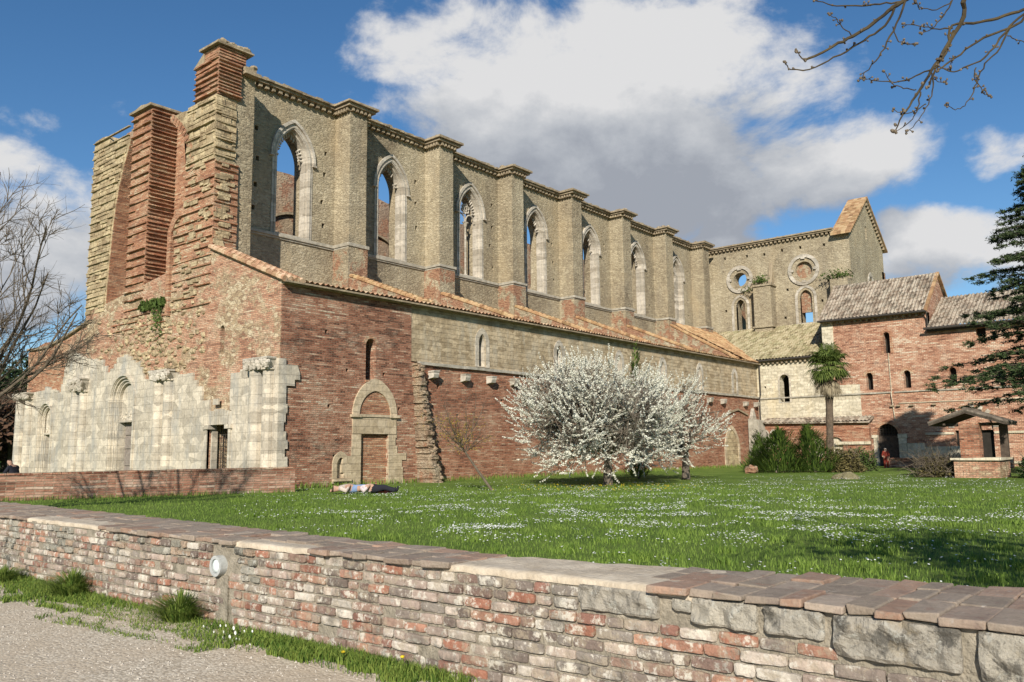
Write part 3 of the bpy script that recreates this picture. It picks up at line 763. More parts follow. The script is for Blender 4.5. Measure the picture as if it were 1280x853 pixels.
for (c, z0, zs, hw, ha, bl) in ((31.0, 11.75, 13.9, .42, .6, 0), (25.15, 11.8, 13.95, .5, .65, 1)):
    mb = MB(); mb.prism(lancet(c, z0 - .1, zs, hw + .42, ha + .4, 8), [lancet(c, z0, zs, hw + .2, ha + .2, 8)], (XT - .06, 0, 0), YA, ZA, XA * .1)
    mb.prism(lancet(c, z0 - .1, zs, hw + .21, ha + .21, 8), [lancet(c, z0, zs, hw, ha, 8)], (XT + .04, 0, 0), YA, ZA, XA * .3)
    w = mb.build('window', M['frame'], church)
    if bl: mb = MB(); mb.prism(lancet(c, z0 + .9, zs, hw + .02, ha + .02, 8), [], (XT + .3, 0, 0), YA, ZA, XA * .2); mb.build('window_blocking_or_shade', M['rubble_base'], w)
mb = MB(); y0, y1 = 27.75, 29.3
mb.box((XT - 1.1, y0, 10.5), (XT, y1, 15.2), .01); mb.box((XT - 1.25, y0 - .12, 11.6), (XT, y1 + .12, 11.75)); mb.box((XT - 1.2, y0 - .1, 15.2), (XT, y1 + .1, 15.36), .02)
bt = mb.build('buttress', M['rubble'], church)
mb = MB(); mb.prism([(0, 0), (-.5, 0), (0, 2.1)], [], (XT, y0 + .1, 15.36), XA, ZA, YA * .35); mb.build('buttress_cap', M['cornice'], bt)
mb = MB(); mb.box((XT - 1.0, YT, 10.5), (XT, 22.75, 15.0), .02); bt2 = mb.build('buttress', M['rubble'], church)
# south gable
gx = (69.3, 73.9, 78.6)
mb = MB()
mb.prism([(XT + .01, 0), (gx[2], 0), (gx[2], 19.2), (gx[1], 22.75), (XT + .01, 19.2)], [lancet(74.0, 19.2, 20.1, .22, .3, 5), lancet(74.4, 13.2, 15.2, .55, .8, 8), rect(71.1, 71.25, 17, 17.2), rect(75.6, 75.75, 18, 18.2)], (0, YT, 0), XA, ZA, YA * 1.1)
mb.build('transept_gable', M['rubble'], church)
mb = MB(); mb.prism(lancet(74.4, 13.1, 15.2, .85, 1.15, 8), [lancet(74.4, 13.2, 15.2, .56, .8, 8)], (0, YT - .06, 0), XA, ZA, YA * .1)
mb.prism(lancet(74.4, 13.6, 15.2, .56, .8, 8), [lancet(74.4, 13.6, 13.8, .2, .3, 6), circle(74.4, 15.0, .28, 12)], (0, YT + .2, 0), XA, ZA, YA * .15); mb.build('window', M['frame'], church)
def slab(mb, a, b, d, t):   # quad prism from edge a-b swept by d with thickness t down
    a, b, d = Vector(a), Vector(b), Vector(d); T = Vector((0, 0, -t))
    P = [a, b, b + d, a + d]; k = len(mb.v); mb.v += [tuple(p) for p in P] + [tuple(p + T) for p in P]
    for f in ((0, 1, 2, 3), (7, 6, 5, 4), (0, 4, 5, 1), (1, 5, 6, 2), (2, 6, 7, 3), (3, 7, 4, 0)): mb.f.append(tuple(k + i for i in f)); mb.mi.append(mb.cm)
mb = MB(); slab(mb, (68.7, YT - .35, 18.9), (68.7, YT + 1.3, 18.9), (gx[1] - 68.7, 0, 4.05), .16); slab(mb, (gx[1], YT - .35, 22.96), (gx[1], YT + 1.3, 22.96), (5.1, 0, -3.95), .16)
for k in range(9):
    t = k / 9; slab(mb, (68.7 + 5.2 * t, YT - .33, 18.95 + 4.05 * t), (68.7 + 5.2 * t, YT + 1.28, 18.95 + 4.05 * t), (5.2 / 9 * 1.02, 0, 4.05 / 9 * .9), .03)
mb.build('gable_roof', M['tile_far'], church)
mb = MB()
for k in range(14):
    for (x0, z0, dx, dz) in ((69.4, 19.0, 4.4, 3.45), (gx[1] + .2, 22.35, 4.5, -3.45)):
        t = (k + .3) / 14; x, z = x0 + dx * t, z0 + dz * t; mb.box((x, YT - .22, z - .02), (x + .17, YT + .02, z + .2))
slab(mb, (69.2, YT - .30, 19.19), (69.2, YT, 19.19), (4.7, 0, 3.6), .1); slab(mb, (gx[1], YT - .30, 22.8), (gx[1], YT, 22.8), (4.8, 0, -3.6), .1)
mb.build('cornice', M['cornice'], church)
# east wall of the transept seen through its west windows
mb = MB(); wall_x(mb, [(YT, 0), (43, 0), (43, 17.5)] + ragged([(43, 17.5), (33, 17), (YT, 17)], 1, .15)[1:], [lancet(33.7, 9.5, 15.0, 1.1, 1.3, 8), circle(33.2, 18.2, .1, 6)][:1] + [lancet(28.2, 11, 14, .8, 1.1)], 78.0, 1.0)
mb.build('transept_east_wall', M['rubble_base'], church)

for k, (c, n) in enumerate((((XT - .5, 28.9, 15.7), 260), ((XT - .7, 22.2, 15.1), 420), ((XT - .3, 30.2, 15.0), 60))):
    mb = MB()
    for _ in range(n):
        p = Vector((c[0] + random.gauss(0, .3), c[1] + random.gauss(0, .55 if k == 1 else .35), c[2] + abs(random.gauss(0, .3)))); mb.quad(*[tuple(p + Vector((uni(-.12, .12), uni(-.12, .12), uni(-.12, .12)))) for _ in range(3)])
    tag(mb.build('wall_weeds', M['moss']), ('weeds growing on top of the middle transept buttress', 'long tuft of weeds on the corner buttress of the transept', 'small weeds below the left round window')[k], 'weeds', kind='stuff')
# --- low chapel roof west of the transept and its cream wall
ZE = 8.15; ts = (11.75 - ZE) / (XT - 62.55)
mb = MB(); n_s = int((XT - 62.55) / .36); tiles(mb, (62.55, 21.9, ZE + .1), YA, (.36, 0, .36 * ts), int((34.0 - 21.9) / .26), n_s)
mb.build('chapel_roof', M['tile_moss'], church)
mb = MB(); wall_x(mb, [(19.27, 3.0), (19.27, 5.91), (21.7, 5.91), (21.7, ZE), (YS + .5, ZE), (YS + .5, -.5), (20.01, -.5), (20.01, 3.0)], [lancet(24.87, 4.87, 6.62, .36, .36, 7), rect(26.35, 26.5, 6.0, 6.15)], 62.9, .8)
mb.build('chapel_wall', M['white_stone'], church)
mb = MB(); mb.prism(lancet(24.87, 4.8, 6.62, .5, .5, 8), [lancet(24.87, 4.87, 6.62, .37, .37, 8)], (62.87, 0, 0), YA, ZA, XA * .05); mb.build('window', M['marble'], church)
mb = MB(); cornice_seg = 0
yy = 21.95
while yy < 26.9:
    mb.box((62.68, yy, ZE - .3), (62.92, yy + .14, ZE - .1)); yy += .36
mb.box((62.58, 21.9, ZE - .098), (63.2, 27.0, ZE - .005)); mb.build('cornice', M['cornice'], church)
mb = MB(); mb.tube([(62.5, 21.9, ZE + .03), (62.5, 26.9, ZE - .02)], .07, 8); mb.build('gutter', M['iron'], church)
mb = MB(); mb.box((62.8, 18.6, 5.14), (62.93, 26.9, 5.24), .008); mb.build('string_course', M['string'], church)

# --- west front
doorR = lancet(31.05, -.5, 2.5, .78, .02, 2); doorM = lancet(39.45, -.5, 3.9, 1.29, 1.29, 10); doorL = lancet(48.15, -.5, 3.3, .95, .95, 8)
mb = MB()
topL = [F2(110, 405), F2(85, 422), F2(60, 436), (51.15, 7.25)]
outl = [(YS + .02, -1), (51.15, -1), (51.15, 7.25)] + ragged(topL[::-1], .5, .04)[1:] + [(44.2, 8.6), (32.2, 10.02), (YS + .02, 7.98)]
wall_x(mb, outl, [doorR, doorM, doorL, lancet(31.15, 5.45, 6.45, .17, .2, 5)], XF, 1.2)
mb.build('west_front', M['brick_rubble'], church)
mb = MB(); mb.box((XF + .4, 30.8, 5.2), (XF + .45, 31.5, 6.8)); mb.build('window_blocking_or_shade', M['dark'], church)  # near-black sheet added inside the slit, its colour stands in for shade
# brick skin near the south corner and above the south door
mb = MB(); wall_x(mb, steps([F2(345, 470), F2(352, 360)], .3, .1) + steps([F2(330, 352), F2(335, 400), F2(300, 430), F2(262, 415), F2(250, 440), F2(275, 500)], .3, .12) + steps([F2(300, 500), F2(300, 480), F2(320, 470)], .3, .1), [lancet(31.15, 5.45, 6.45, .17, .2, 5)][:0], XF - .03, .03)
mb.build('brick_skin', M['brick_front'], church) if False else None
mb = MB(); wall_x(mb, [F2(36, 500), F2(36, 441), (49.0, 7.55), F2(88, 425), F2(78, 500)], [], XF - .02, .03); mb.build('brick_skin', M['brick_front'], church)
mb = MB()
for (a, b) in (((51.15, 7.25), F2(60, 436)), (F2(60, 436), F2(85, 422)), (F2(85, 422), F2(110, 405))):
    k = len(mb.v); mb.prism([a, b, (b[0], b[1] + .12), (a[0], a[1] + .12)], [], (XF - .15, 0, 0), YA, ZA, XA * 1.4)
mb.build('wall_coping', M['cornice'], church)

# travertine facing, broken along the top
xm = XF - .1
tm = [F2(358, 452, xm), F2(328, 449, xm), F2(318, 456, xm), F2(300, 464, xm), F2(288, 470, xm), F2(288, 500, xm), F2(290, 512, xm), F2(262, 513, xm), F2(258, 500, xm), F2(252, 498, xm), F2(251, 483, xm), F2(241, 466, xm), F2(228, 467, xm), F2(205, 468, xm), F2(190, 468, xm), F2(182, 482, xm), F2(172, 452, xm), F2(160, 444, xm), F2(150, 446, xm), F2(142, 462, xm), F2(133, 466, xm), F2(126, 450, xm), F2(110, 447, xm), F2(98, 440, xm), F2(86, 437, xm), F2(80, 462, xm), F2(76, 490, xm), F2(60, 484, xm), F2(52, 494, xm), F2(28, 494, xm)]
mb = MB()
wall_x(mb, [(YS - .09, -1)] + [(YS - .09, 4.93)] + steps([(YS + .3, 4.93)] + tm[1:-1], .33, .06) + [tm[-1], (tm[-1][0], -1)], [[(p[0], p[1]) for p in lancet(31.05, -.9, 2.5, .8, .02, 2)], lancet(39.45, -.9, 3.9, 1.2, 1.2, 10), lancet(48.15, -.9, 3.3, .85, .85, 8)], xm, .1)
mb.build('marble_facing', M['marble'], church)
mb = MB(); xm += .101; e = steps([(XF + .3, 4.93), (XF + .32, 4.7), (XF + .75, 4.4), (XF + .3, 3.9), (XF + .45, 3.2), (XF + .2, 2.5), (XF + .3, 1.5), (XF + .45, .6), (XF + .45, -1)], .3, .13)
wall_y(mb, [(xm, -1), (xm, 4.93)] + e, [], YS - .09, .09); mb.build('marble_facing', M['marble'], church); xm -= .101
for (u1, u2, v, zc, zt) in ((322, 337, 471, 4.55, 5.0), (201, 212, 487, 4.6, 5.05), (97, 106, 499, 4.55, 5.2), (28, 38, 505, 4.5, 4.85)):
    ys = [F2(u1, v, xm)[0], F2(u2, v, xm)[0]]
    mb = MB()
    for k, y in enumerate(ys):
        mb.tube([(xm - .02, y, -.9), (xm - .02, y, zc)], .30 if k == 0 else .24, 14)
        mb.tube([(xm - .04, y, -.3), (xm - .04, y, -.12), (xm - .04, y, 0), (xm - .04, y, .15)], [.36, .36, .26, .26], 14)
        mb.tube([(xm - .02, y, zc - .03), (xm - .02, y, zc + .04)], .33, 14)
    col = mb.build('half_column', M['marble'], church)
    mb = MB()
    ym = (ys[0] + ys[1]) / 2; hw = abs(ys[0] - ys[1]) / 2 + .38
    mb.prism([(ym - hw * .85, zc + .04), (ym + hw * .85, zc + .04), (ym + hw * 1.0, zt - .08), (ym - hw * 1.0, zt - .08)], [], (xm - .34, 0, 0), YA, ZA, XA * .34)
    for _ in range(44):
        y = uni(ym - hw, ym + hw); z = uni(zc + .08, zt - .1); mb.blob((xm - .32 - .1 * (z - zc), y, z), (.10, .12, .13), .35, 6, 4)
    mb.box((xm - .42, ym - hw * 1.05, zt - .08), (xm, ym + hw * 1.05, zt)); mb.build('capital', M['frame'], col)
def doorway(cy, hw, zs, ztop_lintel, n, name, kind):
    mb = MB()
    for k in range(n):
        h1 = hw + .34 - k * .11; h0 = h1 - .12
        mb.prism(lancet(cy, -.6, zs, h1 + .01, h1 + .01, 12), [lancet(cy, -.55, zs, h0, h0, 12)], (xm - .06 + k * .1, 0, 0), YA, ZA, XA * .14)
        if k % 2 == 0:
            for sy in (-1, 1): mb.tube([(xm + .02 + k * .1, cy + sy * (h0 + .03), -.5), (xm + .02 + k * .1, cy + sy * (h0 + .03), zs)], .055, 8)
            pts = [(xm + .02 + k * .1, cy + (h0 + .02) * math.cos(PI * q / 16), zs + (h0 + .02) * math.sin(PI * q / 16)) for q in range(17)]; mb.tube(pts, .055, 8)
    # tympanum and carved lintel
    xx = xm + n * .1 - .01
    mb.prism(lancet(cy, ztop_lintel, zs, hw - .02, hw - .02, 10), [], (xx, 0, 0), YA, ZA, XA * .15)
    for _ in range(int(30 * hw)):
        y = uni(cy - hw, cy + hw); mb.blob((xx, y, uni(ztop_lintel + .08, ztop_lintel + .38)), (.05, .08, .07), .3, 6, 4)
    mb.box((xx - .1, cy - hw, ztop_lintel - .06), (xx + .3, cy + hw, ztop_lintel + .02))
    for sy in (-1, 1):
        y0, y1 = sorted((cy + sy * (hw + .02), cy + sy * (hw - .12))); mb.box((xx - .03, y0, -.5), (xx + .35, y1, ztop_lintel - .06))
    d = mb.build(name, M['marble'], church); return d, xx
pm, xx = doorway(39.45, .95, 3.9, 2.95, 4, 'main_portal', 0)
mb = MB(); mb.cm = 0; mb.box((xx + .25, 38.55, -.5), (xx + .35, 40.35, 2.9))
for (a, c) in ((38.68, 39.38), (39.52, 40.22)):
    for (z0, z1) in ((.1, .7), (.85, 1.5), (1.65, 2.15), (2.3, 2.75)): mb.box((xx + .2, a, z0), (xx + .26, c, z1), .004)
mb.build('door', M['wood'], pm)
pl, xx = doorway(48.15, .62, 3.3, 2.55, 3, 'side_portal', 0)
mb = MB(); mb.box((xx + .25, 47.5, -.5), (xx + .33, 48.8, 2.5)); mb.build('door', M['wood_dark'], pl)
mb = MB()
for k in range(9): # joggled flat arch over the south door
    y = 30.35 + k * .16; t = (k - 4) * .025; mb.prism([(y, 2.52), (y + .15, 2.52), (y + .15 + t + .01, 3.08), (y + t, 3.08)], [], (xm - .03, 0, 0), YA, ZA, XA * .2)
for sy in (-1, 1):
    for (o, w, pr) in ((.8, .16, .05), (.68, .12, -.15)):
        y0, y1 = sorted((31.05 + sy * o, 31.05 + sy * (o + w))); mb.box((xm - pr, y0, -.5), (XF + .3, y1, 2.35)); 
    mb.box((xm - .1, min(31.05 + sy * .6, 31.05 + sy * 1.05), 2.35), (XF + .2, max(31.05 + sy * .6, 31.05 + sy * 1.05), 2.515))
pr = mb.build('side_portal', M['marble'], church)
mb = MB()
for k in range(9): y = 30.4 + k * .163; mb.tube([(XF + .45, y, -.3), (XF + .45, y, 2.5)], .014, 5)
for k in range(16): z = .05 + k * .16; mb.tube([(XF + .44, 30.37, z), (XF + .44, 31.73, z)], .012, 5)
mb.build('grille', M['iron'], pr)
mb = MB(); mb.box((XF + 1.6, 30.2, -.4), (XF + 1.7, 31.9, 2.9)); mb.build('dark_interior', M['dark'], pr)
p = F2(275, 507); mb = MB(); mb.box((xm - .12, p[0] - .2, p[1] + .02), (xm - .04, p[0] + .2, p[1] + .26)); mb.build('floodlight', M['marble'], church)

# upper west front: piers, arched recesses, central buttress with ledged courses
def ledges(mb, x0, y0, y1, z0, z1, dw, ds, xe, south=True, pr=.08, hh=.055):
    z = z0
    while z < z1:
        y = y0
        while y < y1:
            L = uni(.5, 1.6); e = min(y + L, y1)
            if rnd() < .93: zj = z + uni(-.02, .02); mb.box((x0 - pr * uni(.5, 1.3), y, zj), (x0 + .02, e, zj + hh * uni(.6, 1.3)), .014)
            y = e
        z += dw * uni(.9, 1.1)
    if south:
        z = z0
        while z < z1:
            mb.box((x0 - .01, y0 - pr * uni(.7, 1.25), z), (xe - uni(0, .1), y0 + .02, z + hh * uni(.7, 1.1)), .008); z += ds * uni(.9, 1.1)
XR = 20.05
def band(name, mat, y0, y1, z0, z1, xe, dw=.42, ds=.22, south=True, pr=.08):
    mb = MB(); mb.box((XF + .003, y0, z0), (xe, y1, z1), .0); ledges(mb, XF, y0, y1, z0 + .1, z1, dw, ds, xe, south, pr); return mb.build(name, mat, church)
mb = MB(); wall_x(mb, [(33.8, 7.5), (44.1, 7.5), (44.1, 17.2)] + ragged([(44.1, 17.2), (42, 17.4), (40, 17.6), (37, 17.3), (34, 17.2)], .5, .06)[1:], [lancet(36.6, 9.2, 11.7, .48, .75, 8), lancet(41.6, 9.2, 11.7, .48, .75, 8)], XR, .5)
mb.build('recess_wall', M['brick_front'], church)
for c in (36.6, 41.6):
    mb = MB(); mb.prism(lancet(c, 9.1, 11.7, .66, .95, 9), [lancet(c, 9.2, 11.7, .48, .75, 9)], (XR - .1, 0, 0), YA, ZA, XA * .14); fr = mb.build('blind_window', M['brick_front'], church)
    mb = MB(); mb.prism(lancet(c, 9.1, 11.7, .5, .77, 9), [], (XR + .3, 0, 0), YA, ZA, XA * .1); mb.build('window_blocking_or_shade', M['brick_front'], fr)
def blocks(mb, y0, y1, z0, z1, xe, west=True, south=True, hr=(.2, .34)):
    z = z0
    while z < z1 - .08:
        h = min(uni(*hr), z1 - z)
        y = y0 - .02
        while west and y < y1:
            L_ = uni(.25, .75); e = min(y + L_, y1); p = uni(.0, .06)
            mb.box((XF - p, y + .008, z + .012), (XF + .02, e - .008, z + h - .014), .014); y = e
        x = XF - .02
        while south and x < xe:
            L_ = uni(.25, .6); e = min(x + L_, xe); p = uni(.0, .08)
            mb.box((x + .008, y0 - p, z + .012), (e - .008, y0 + .02, z + h - .014), .014); x = e
        z += h
band('west_pier', M['brick_front'], 32.2, 35.45, 7.6, 12.4, 19.9, .42, .42)
band('west_pier', M['brick_front'], 32.22, 34.62, 12.402, 14.1, 19.9, .40, .3)
mb = MB(); mb.box((XF + .003, 32.3, 14.102), (19.75, 34.6, 17.1)); blocks(mb, 32.3, 34.63, 14.11, 17.08, 19.75); ledges(mb, XF, 32.3, 34.6, 14.3, 17, .5, .4, 19.75, True, .11)
mb.build('west_pier', M['coarse'], church)
# weathered brick and stone patches scattered over the lower pier
mb = MB()
for _ in range(60):
    z = uni(8, 14); y = uni(32.3, 35.2 if z < 12.3 else 34.3); w_ = uni(.2, .6); mb.box((XF - .07, y, z), (XF + .01, min(y + w_, 35.4 if z < 12.3 else 34.6), z + uni(.1, .22)), .02)
    x = uni(XF, 19.2); mb.box((x, 32.13, z), (x + w_, 32.22, z + uni(.1, .2)), .02)
mb.build('pier_stones', M['coarse'], church)
mb = MB(); arc_o = [F2(226, 264), F2(219, 273), F2(213, 290), F2(211, 330), F2(209, 395)]; arc_i = [F2(228, 271), F2(222, 279), F2(217, 293), F2(215, 330), F2(213, 395)]
for k in range(4): mb.prism([arc_o[k], arc_o[k + 1], arc_i[k + 1], arc_i[k]], [], (XF - .13, 0, 0), YA, ZA, XA * .2)
mb.build('lancet_arch', M['brick_front'], church)
band('west_pier', M['brick_front'], 32.2, 34.1, 17.102, 18.75, 19.9, .26, .16, pr=.1)
band('west_pier', M['brick_front'], 32.2, 33.35, 18.752, 19.35, 20.1, .2, .14, pr=.05)
mb = MB()
y, w = 32.05, 0
mb.box((XF - .22, 32.0, 19.352), (20.4, 33.55, 19.46), .02); mb.box((XF - .1, 32.1, 19.46), (20.3, 33.4, 19.55), .03); cap_rocks(mb, XF - .1, 20.3, 32.1, 33.4, 19.6, 16)
mb.prism([(33.35, 18.76), (34.25, 18.76), (33.35, 19.3)], [], (XF - .08, 0, 0), YA, ZA, XA * 1.0)
mb.box((19.95, 31.95, 18.4), (20.75, 33.2, 18.55), .02); mb.box((20.0, 32.1, 18.55), (20.6, 33.2, 18.8), .03); cap_rocks(mb, 20, 20.6, 32.2, 33, 18.85, 8)
mb.build('pier_cap', M['cornice'], church)
mb = MB(); mb.prism(ragged([(19.76, 7.6), (20.68, 7.6), (20.66, 18.45), (19.76, 18.45)], .5, .012), [], (0, 32.32, 0), XA, ZA, YA * 1.9); mb.build('west_pier', M['rubble'], church)
# stone spandrels above the recesses
arcR = [F2(239, 215), F2(237, 190), F2(230, 172), F2(222, 160), F2(213, 151)]
mb = MB(); outl = [(34.63, 14.0)] + [(34.63, 17.1)] + [F2(236, 138)] + ragged([F2(236, 138), F2(213, 146)], .5, .04)[1:] + [(p[0], p[1]) for p in arcR[::-1]]
wall_x(mb, outl, [], XF + .01, 1.25); mb.build('spandrel', M['coarse'], church)
mb = MB()
for a, b in zip([F2(241, 232)] + arcR[:-1], arcR):     # brick voussoirs of the relieving arch
    for s in range(3):
        t0, t1 = s / 3, (s + .8) / 3; p = (a[0] + (b[0] - a[0]) * t0, a[1] + (b[1] - a[1]) * t0); q = (a[0] + (b[0] - a[0]) * t1, a[1] + (b[1] - a[1]) * t1)
        d = Vector((q[0] - p[0], q[1] - p[1])); n = Vector((d.y, -d.x)).normalized() * -.34
        if n.y < 0: n = -n
        mb.prism([p, q, (q[0] + n.x, q[1] + n.y), (p[0] + n.x, p[1] + n.y)], [], (XF - .03, 0, 0), YA, ZA, XA * .08)
mb.build('relieving_arch', M['brick_front'], church)
arcL = [F2(163, 176), F2(155, 205), F2(147, 240), F2(141, 280), F2(137, 320), F2(133, 360), F2(130, 400)]
mb = MB(); yl = 44.2
outl = [(yl, 7.9), (yl + .0, 12), F2(118, 186), F2(119, 178), F2(128, 172), F2(136, 170), F2(139, 183), F2(143, 186), F2(150, 178), F2(153, 170), F2(164, 172)] + [p for p in arcL]
wall_x(mb, outl, [], XF + .02, 1.28)
for z in [8.5 + .44 * k for k in range(21)]:
    # right limit of the stone at height z
    lim = arcL[-1][0]
    for a, b in zip(arcL[:-1], arcL[1:]):
        if min(a[1], b[1]) <= z <= max(a[1], b[1]): lim = a[0] + (b[0] - a[0]) * (z - a[1]) / (b[1] - a[1] + 1e-9)
    if z > arcL[0][1]: lim = arcL[0][0]
    yy_ = lim + .06
    for hh_ in (0, 1):
        yy_ = lim + uni(.05, .12)
        while z < 17.3 and yy_ < yl - .1:
            e_ = min(yy_ + uni(.25, .7), yl - .01); zz_ = z + hh_ * .22
            mb.box((XF - uni(-.01, .06), yy_ + .008, zz_ + .012), (XF + .05, e_ - .008, zz_ + .205), .014); yy_ = e_
    if z < 17.4: mb.box((XF - .085, lim + .05, z + .40), (XF + .03, yl, z + .44), .012)
mb.build('west_pier', M['coarse'], church)
mb = MB(); mb.prism([(-.0, 0), (0, 0), (0, 0)], [], (0, 0, 0), YA, ZA, XA) if False else None
for a, b in zip(arcL[:-1], arcL[1:]): mb.prism([a, b, (b[0] - .035, b[1]), (a[0] - .035, a[1])], [], (XF + .04, 0, 0), YA, ZA, XA * 1.26)
mb.build('recess_reveal', M['brick_front'], church)
band('central_buttress', M['brick_front'], 38.1, 39.95, 8.1, 18.15, 20.1, .42, .20, pr=.11)
mb = MB(); mb.box((XF - .18, 37.9, 18.15), (20.4, 40.1, 18.25), .015); mb.prism([(37.95, 18.25), (40.05, 18.25), (39.0, 18.42)], [], (XF - .12, 0, 0), YA, ZA, XA * 1.6); mb.build('buttress_cap', M['cornice'], church)
band('west_front_courses', M['brick_front'], 35.76, 41.0, 7.2, 8.1, 20.05, .3, .3, False)
mb = MB(); mb.box((XF - .1, 35.7, 8.1), (20.05, 38.1, 8.22), .03); mb.build('ledge', M['cornice'], church)
mb = MB()
for _ in range(160):
    y = uni(35.7, 38.0); mb.quad(*[(XF - .2 + uni(-.15, .4), y + uni(-.15, .15), 8.2 + uni(-.25, .3)) for _ in range(3)])
for _ in range(200):
    y = 36.0 + abs(random.gauss(0, .5)); z = 8.1 - abs(random.gauss(0, .8)); c = Vector((XF - .1, y, z)); mb.quad(*[tuple(c + Vector((uni(-.12, .02), uni(-.1, .1), uni(-.1, .1)))) for _ in range(3)])
wd = mb.build('ledge_weeds', M['moss'])
tag(wd, 'green weeds hanging from the ledge of the west front', 'weeds', kind='stuff')

# broken texture: rough stones standing proud in the rubble zone of the west front
mb = MB()
for _ in range(320):
    y = random.gauss(36.5, 2.6); z = uni(4.9, 8.0)
    if y < 32.5 or y > 43 or (y < 34 and z < 5.4): continue
    mb.blob((XF, y, z), (.09, uni(.1, .24), uni(.06, .12)), .25, 7, 5)
mb.build('rubble_core', M['coarse'], church)

# ------------------------------------------------------------------ monastery wing
wing = empty('monastery_wing', (62.9, 14, 0), 'long two-storey red brick monastery wing with small arched windows and tiled roofs', 'building')
XW = 62.92
holes = [lancet(17.22, 8.0, 9.3, .22, .22, 6)] + [lancet(y, 5.45, 6.45, .23, .25, 6) for y in (18.57, 16.02, 13.1, 10.36, 7.6, 4.9)] + [lancet(17.6, -.5, 2.2, .72, .78, 10), rect(10.9, 11.5, 8.75, 9.25), lancet(12.1, -.5, 2.6, 1.15, 1.15, 8)]
mb = MB(); wall_x(mb, [(-8, -1), (20.0, -1), (20.0, 3.0), (19.26, 3.0), (19.26, 5.92), (21.75, 5.92), (21.75, 10.75), (14.5, 10.75), (14.5, 9.3), (-8, 9.3)], holes, XW, .9)
mb.build('wall', M['brick_wing'], wing)
mb = MB(); mb.box((XW - .02, 20.95, 8.3), (XW + .3, 21.78, 10.7)); mb.build('quoins', M['white_stone'], wing)
for c, z0, zs, hw in [(17.22, 8.0, 9.3, .22)] + [(y, 5.45, 6.45, .23) for y in (18.57, 16.02, 13.1, 10.36, 7.6, 4.9)]:
    mb = MB(); o_ = lancet(c, z0, zs, hw + .2, hw + .22, 7)[2:]; i_ = lancet(c, z0, zs, hw, hw + .02, 7)[2:]
    mb.prism(o_ + i_[::-1], [], (XW - .02, 0, 0), YA, ZA, XA * .06)
    if c == 17.22:
        for s in (-1, 1):
            a, b_ = sorted((c + s * hw, c + s * (hw + .18))); mb.box((XW - .02, a, z0 - .05), (XW + .03, b_, zs))
    w = mb.build('window', M['brick_front'], wing)
    mb = MB(); mb.box((XW + .5, c - .4, z0 - .1), (XW + .56, c + .4, zs + .5)); mb.build('pane', M['dark'], w)
mb = MB(); mb.prism([(20.3, 3.0), (20.3, 3.0), (20.3, 3.0)], [], (0, 0, 0), YA, ZA, XA) if False else None
y = -7.9
while y < 18.5:
    w_ = uni(.8, 2.2); mb.box((XW - .12 + uni(-.02, .03), y, 5.14 + uni(-.02, .02)), (XW, y + w_, 5.24), .012); y += w_ + (0.02 if rnd() < .8 else .25)
mb.build('string_course', M['string'], wing)
mb = MB(); mb.box((XW - .06, 2, 4.38), (XW, 16.7, 4.44), .01)
mb.build('string_course', M['white_stone'], wing)
for y in (17.0, 16.6, 15.75, 14.3, 12.0): 
    mb = MB(); mb.prism([(0, 0), (.22, .06), (.22, .16), (0, .16)], [], (XW, y, 4.12), -XA, ZA, YA * .22); mb.build('corbel', M['cornice'], wing)
rs = (13.8 - 10.8) / 3.9
mb = MB(); tiles(mb, (62.45, 14.35, 10.78), YA, (.36, 0, .36 * rs), int(7.7 / .26), 12); mb.build('roof', M['tile_wing'], wing)
mb = MB(); xx = 62.45 + 12 * .36; zz = 10.78 + 12 * .36 * rs; slab(mb, (xx, 14.35, zz), (xx, 22.05, zz), (5.5, 0, -4.0), .1); mb.build('roof', M['tile_wing'], wing)
mb = MB(); mb.prism([(XW + .05, 9), (XW + 8, 9), (XW + 8, 10.7), (xx, zz - .15), (XW + .05, 11.0)], [], (0, 14.5, 0), XA, ZA, YA * .5); mb.build('gable_wall', M['brick_wing'], wing); mb = MB(); mb.prism([(XW + .05, 9), (XW + 8, 9), (XW + 8, 10.7), (xx, zz - .15), (XW + .05, 11.0)], [], (0, 21.2, 0), XA, ZA, YA * .5)
mb.build('gable_wall', M['brick_wing'], wing)
mb = MB(); slab(mb, (62.4, 14.28, 10.85), (62.4, 14.5, 10.85), (xx - 62.4, 0, zz - 10.8), .14); slab(mb, (xx, 14.28, zz + .03), (xx, 14.5, zz + .03), (5, 0, -3.6), .14)
mb.build('verge', M['tile_far'], wing)
mb = MB(); y = 14.6
while y < 21.6: mb.box((XW - .22, y, 10.45), (XW + .02, y + .14, 10.62)); y += .42
mb.box((XW - .34, 14.45, 10.622), (XW + .2, 21.8, 10.72)); mb.build('cornice', M['cornice'], wing)
mb = MB(); mb.tube([(62.42, 14.4, 10.7), (62.42, 21.9, 10.72)], .08, 8); mb.tube([(62.5, 14.4, 10.65), (62.7, 14.4, 10.3), (62.78, 14.42, 9.6)], .05, 8); mb.build('gutter', M['iron'], wing)
mb = MB(); tiles(mb, (62.4, -8, 9.5), YA, (.36, 0, .36 * .56), int(22.4 / .26), 14); mb.build('roof', M['tile_wing'], wing)
mb = MB(); mb.tube([(62.35, -8, 9.42), (62.35, 14.6, 9.44)], .09, 8); mb.box((XW - .3, -8, 9.25), (XW + .1, 14.45, 9.4)); mb.build('gutter', M['iron'], wing)
mb = MB(); mb.tube([(XW - .06, 17.15, 8.0), (XW - .05, 17.12, 5.3), (XW - .16, 17.12, 5.1), (XW - .07, 17.0, 3.2)], .03, 6); mb.build('cable_pipe', M['white_stone'], wing)
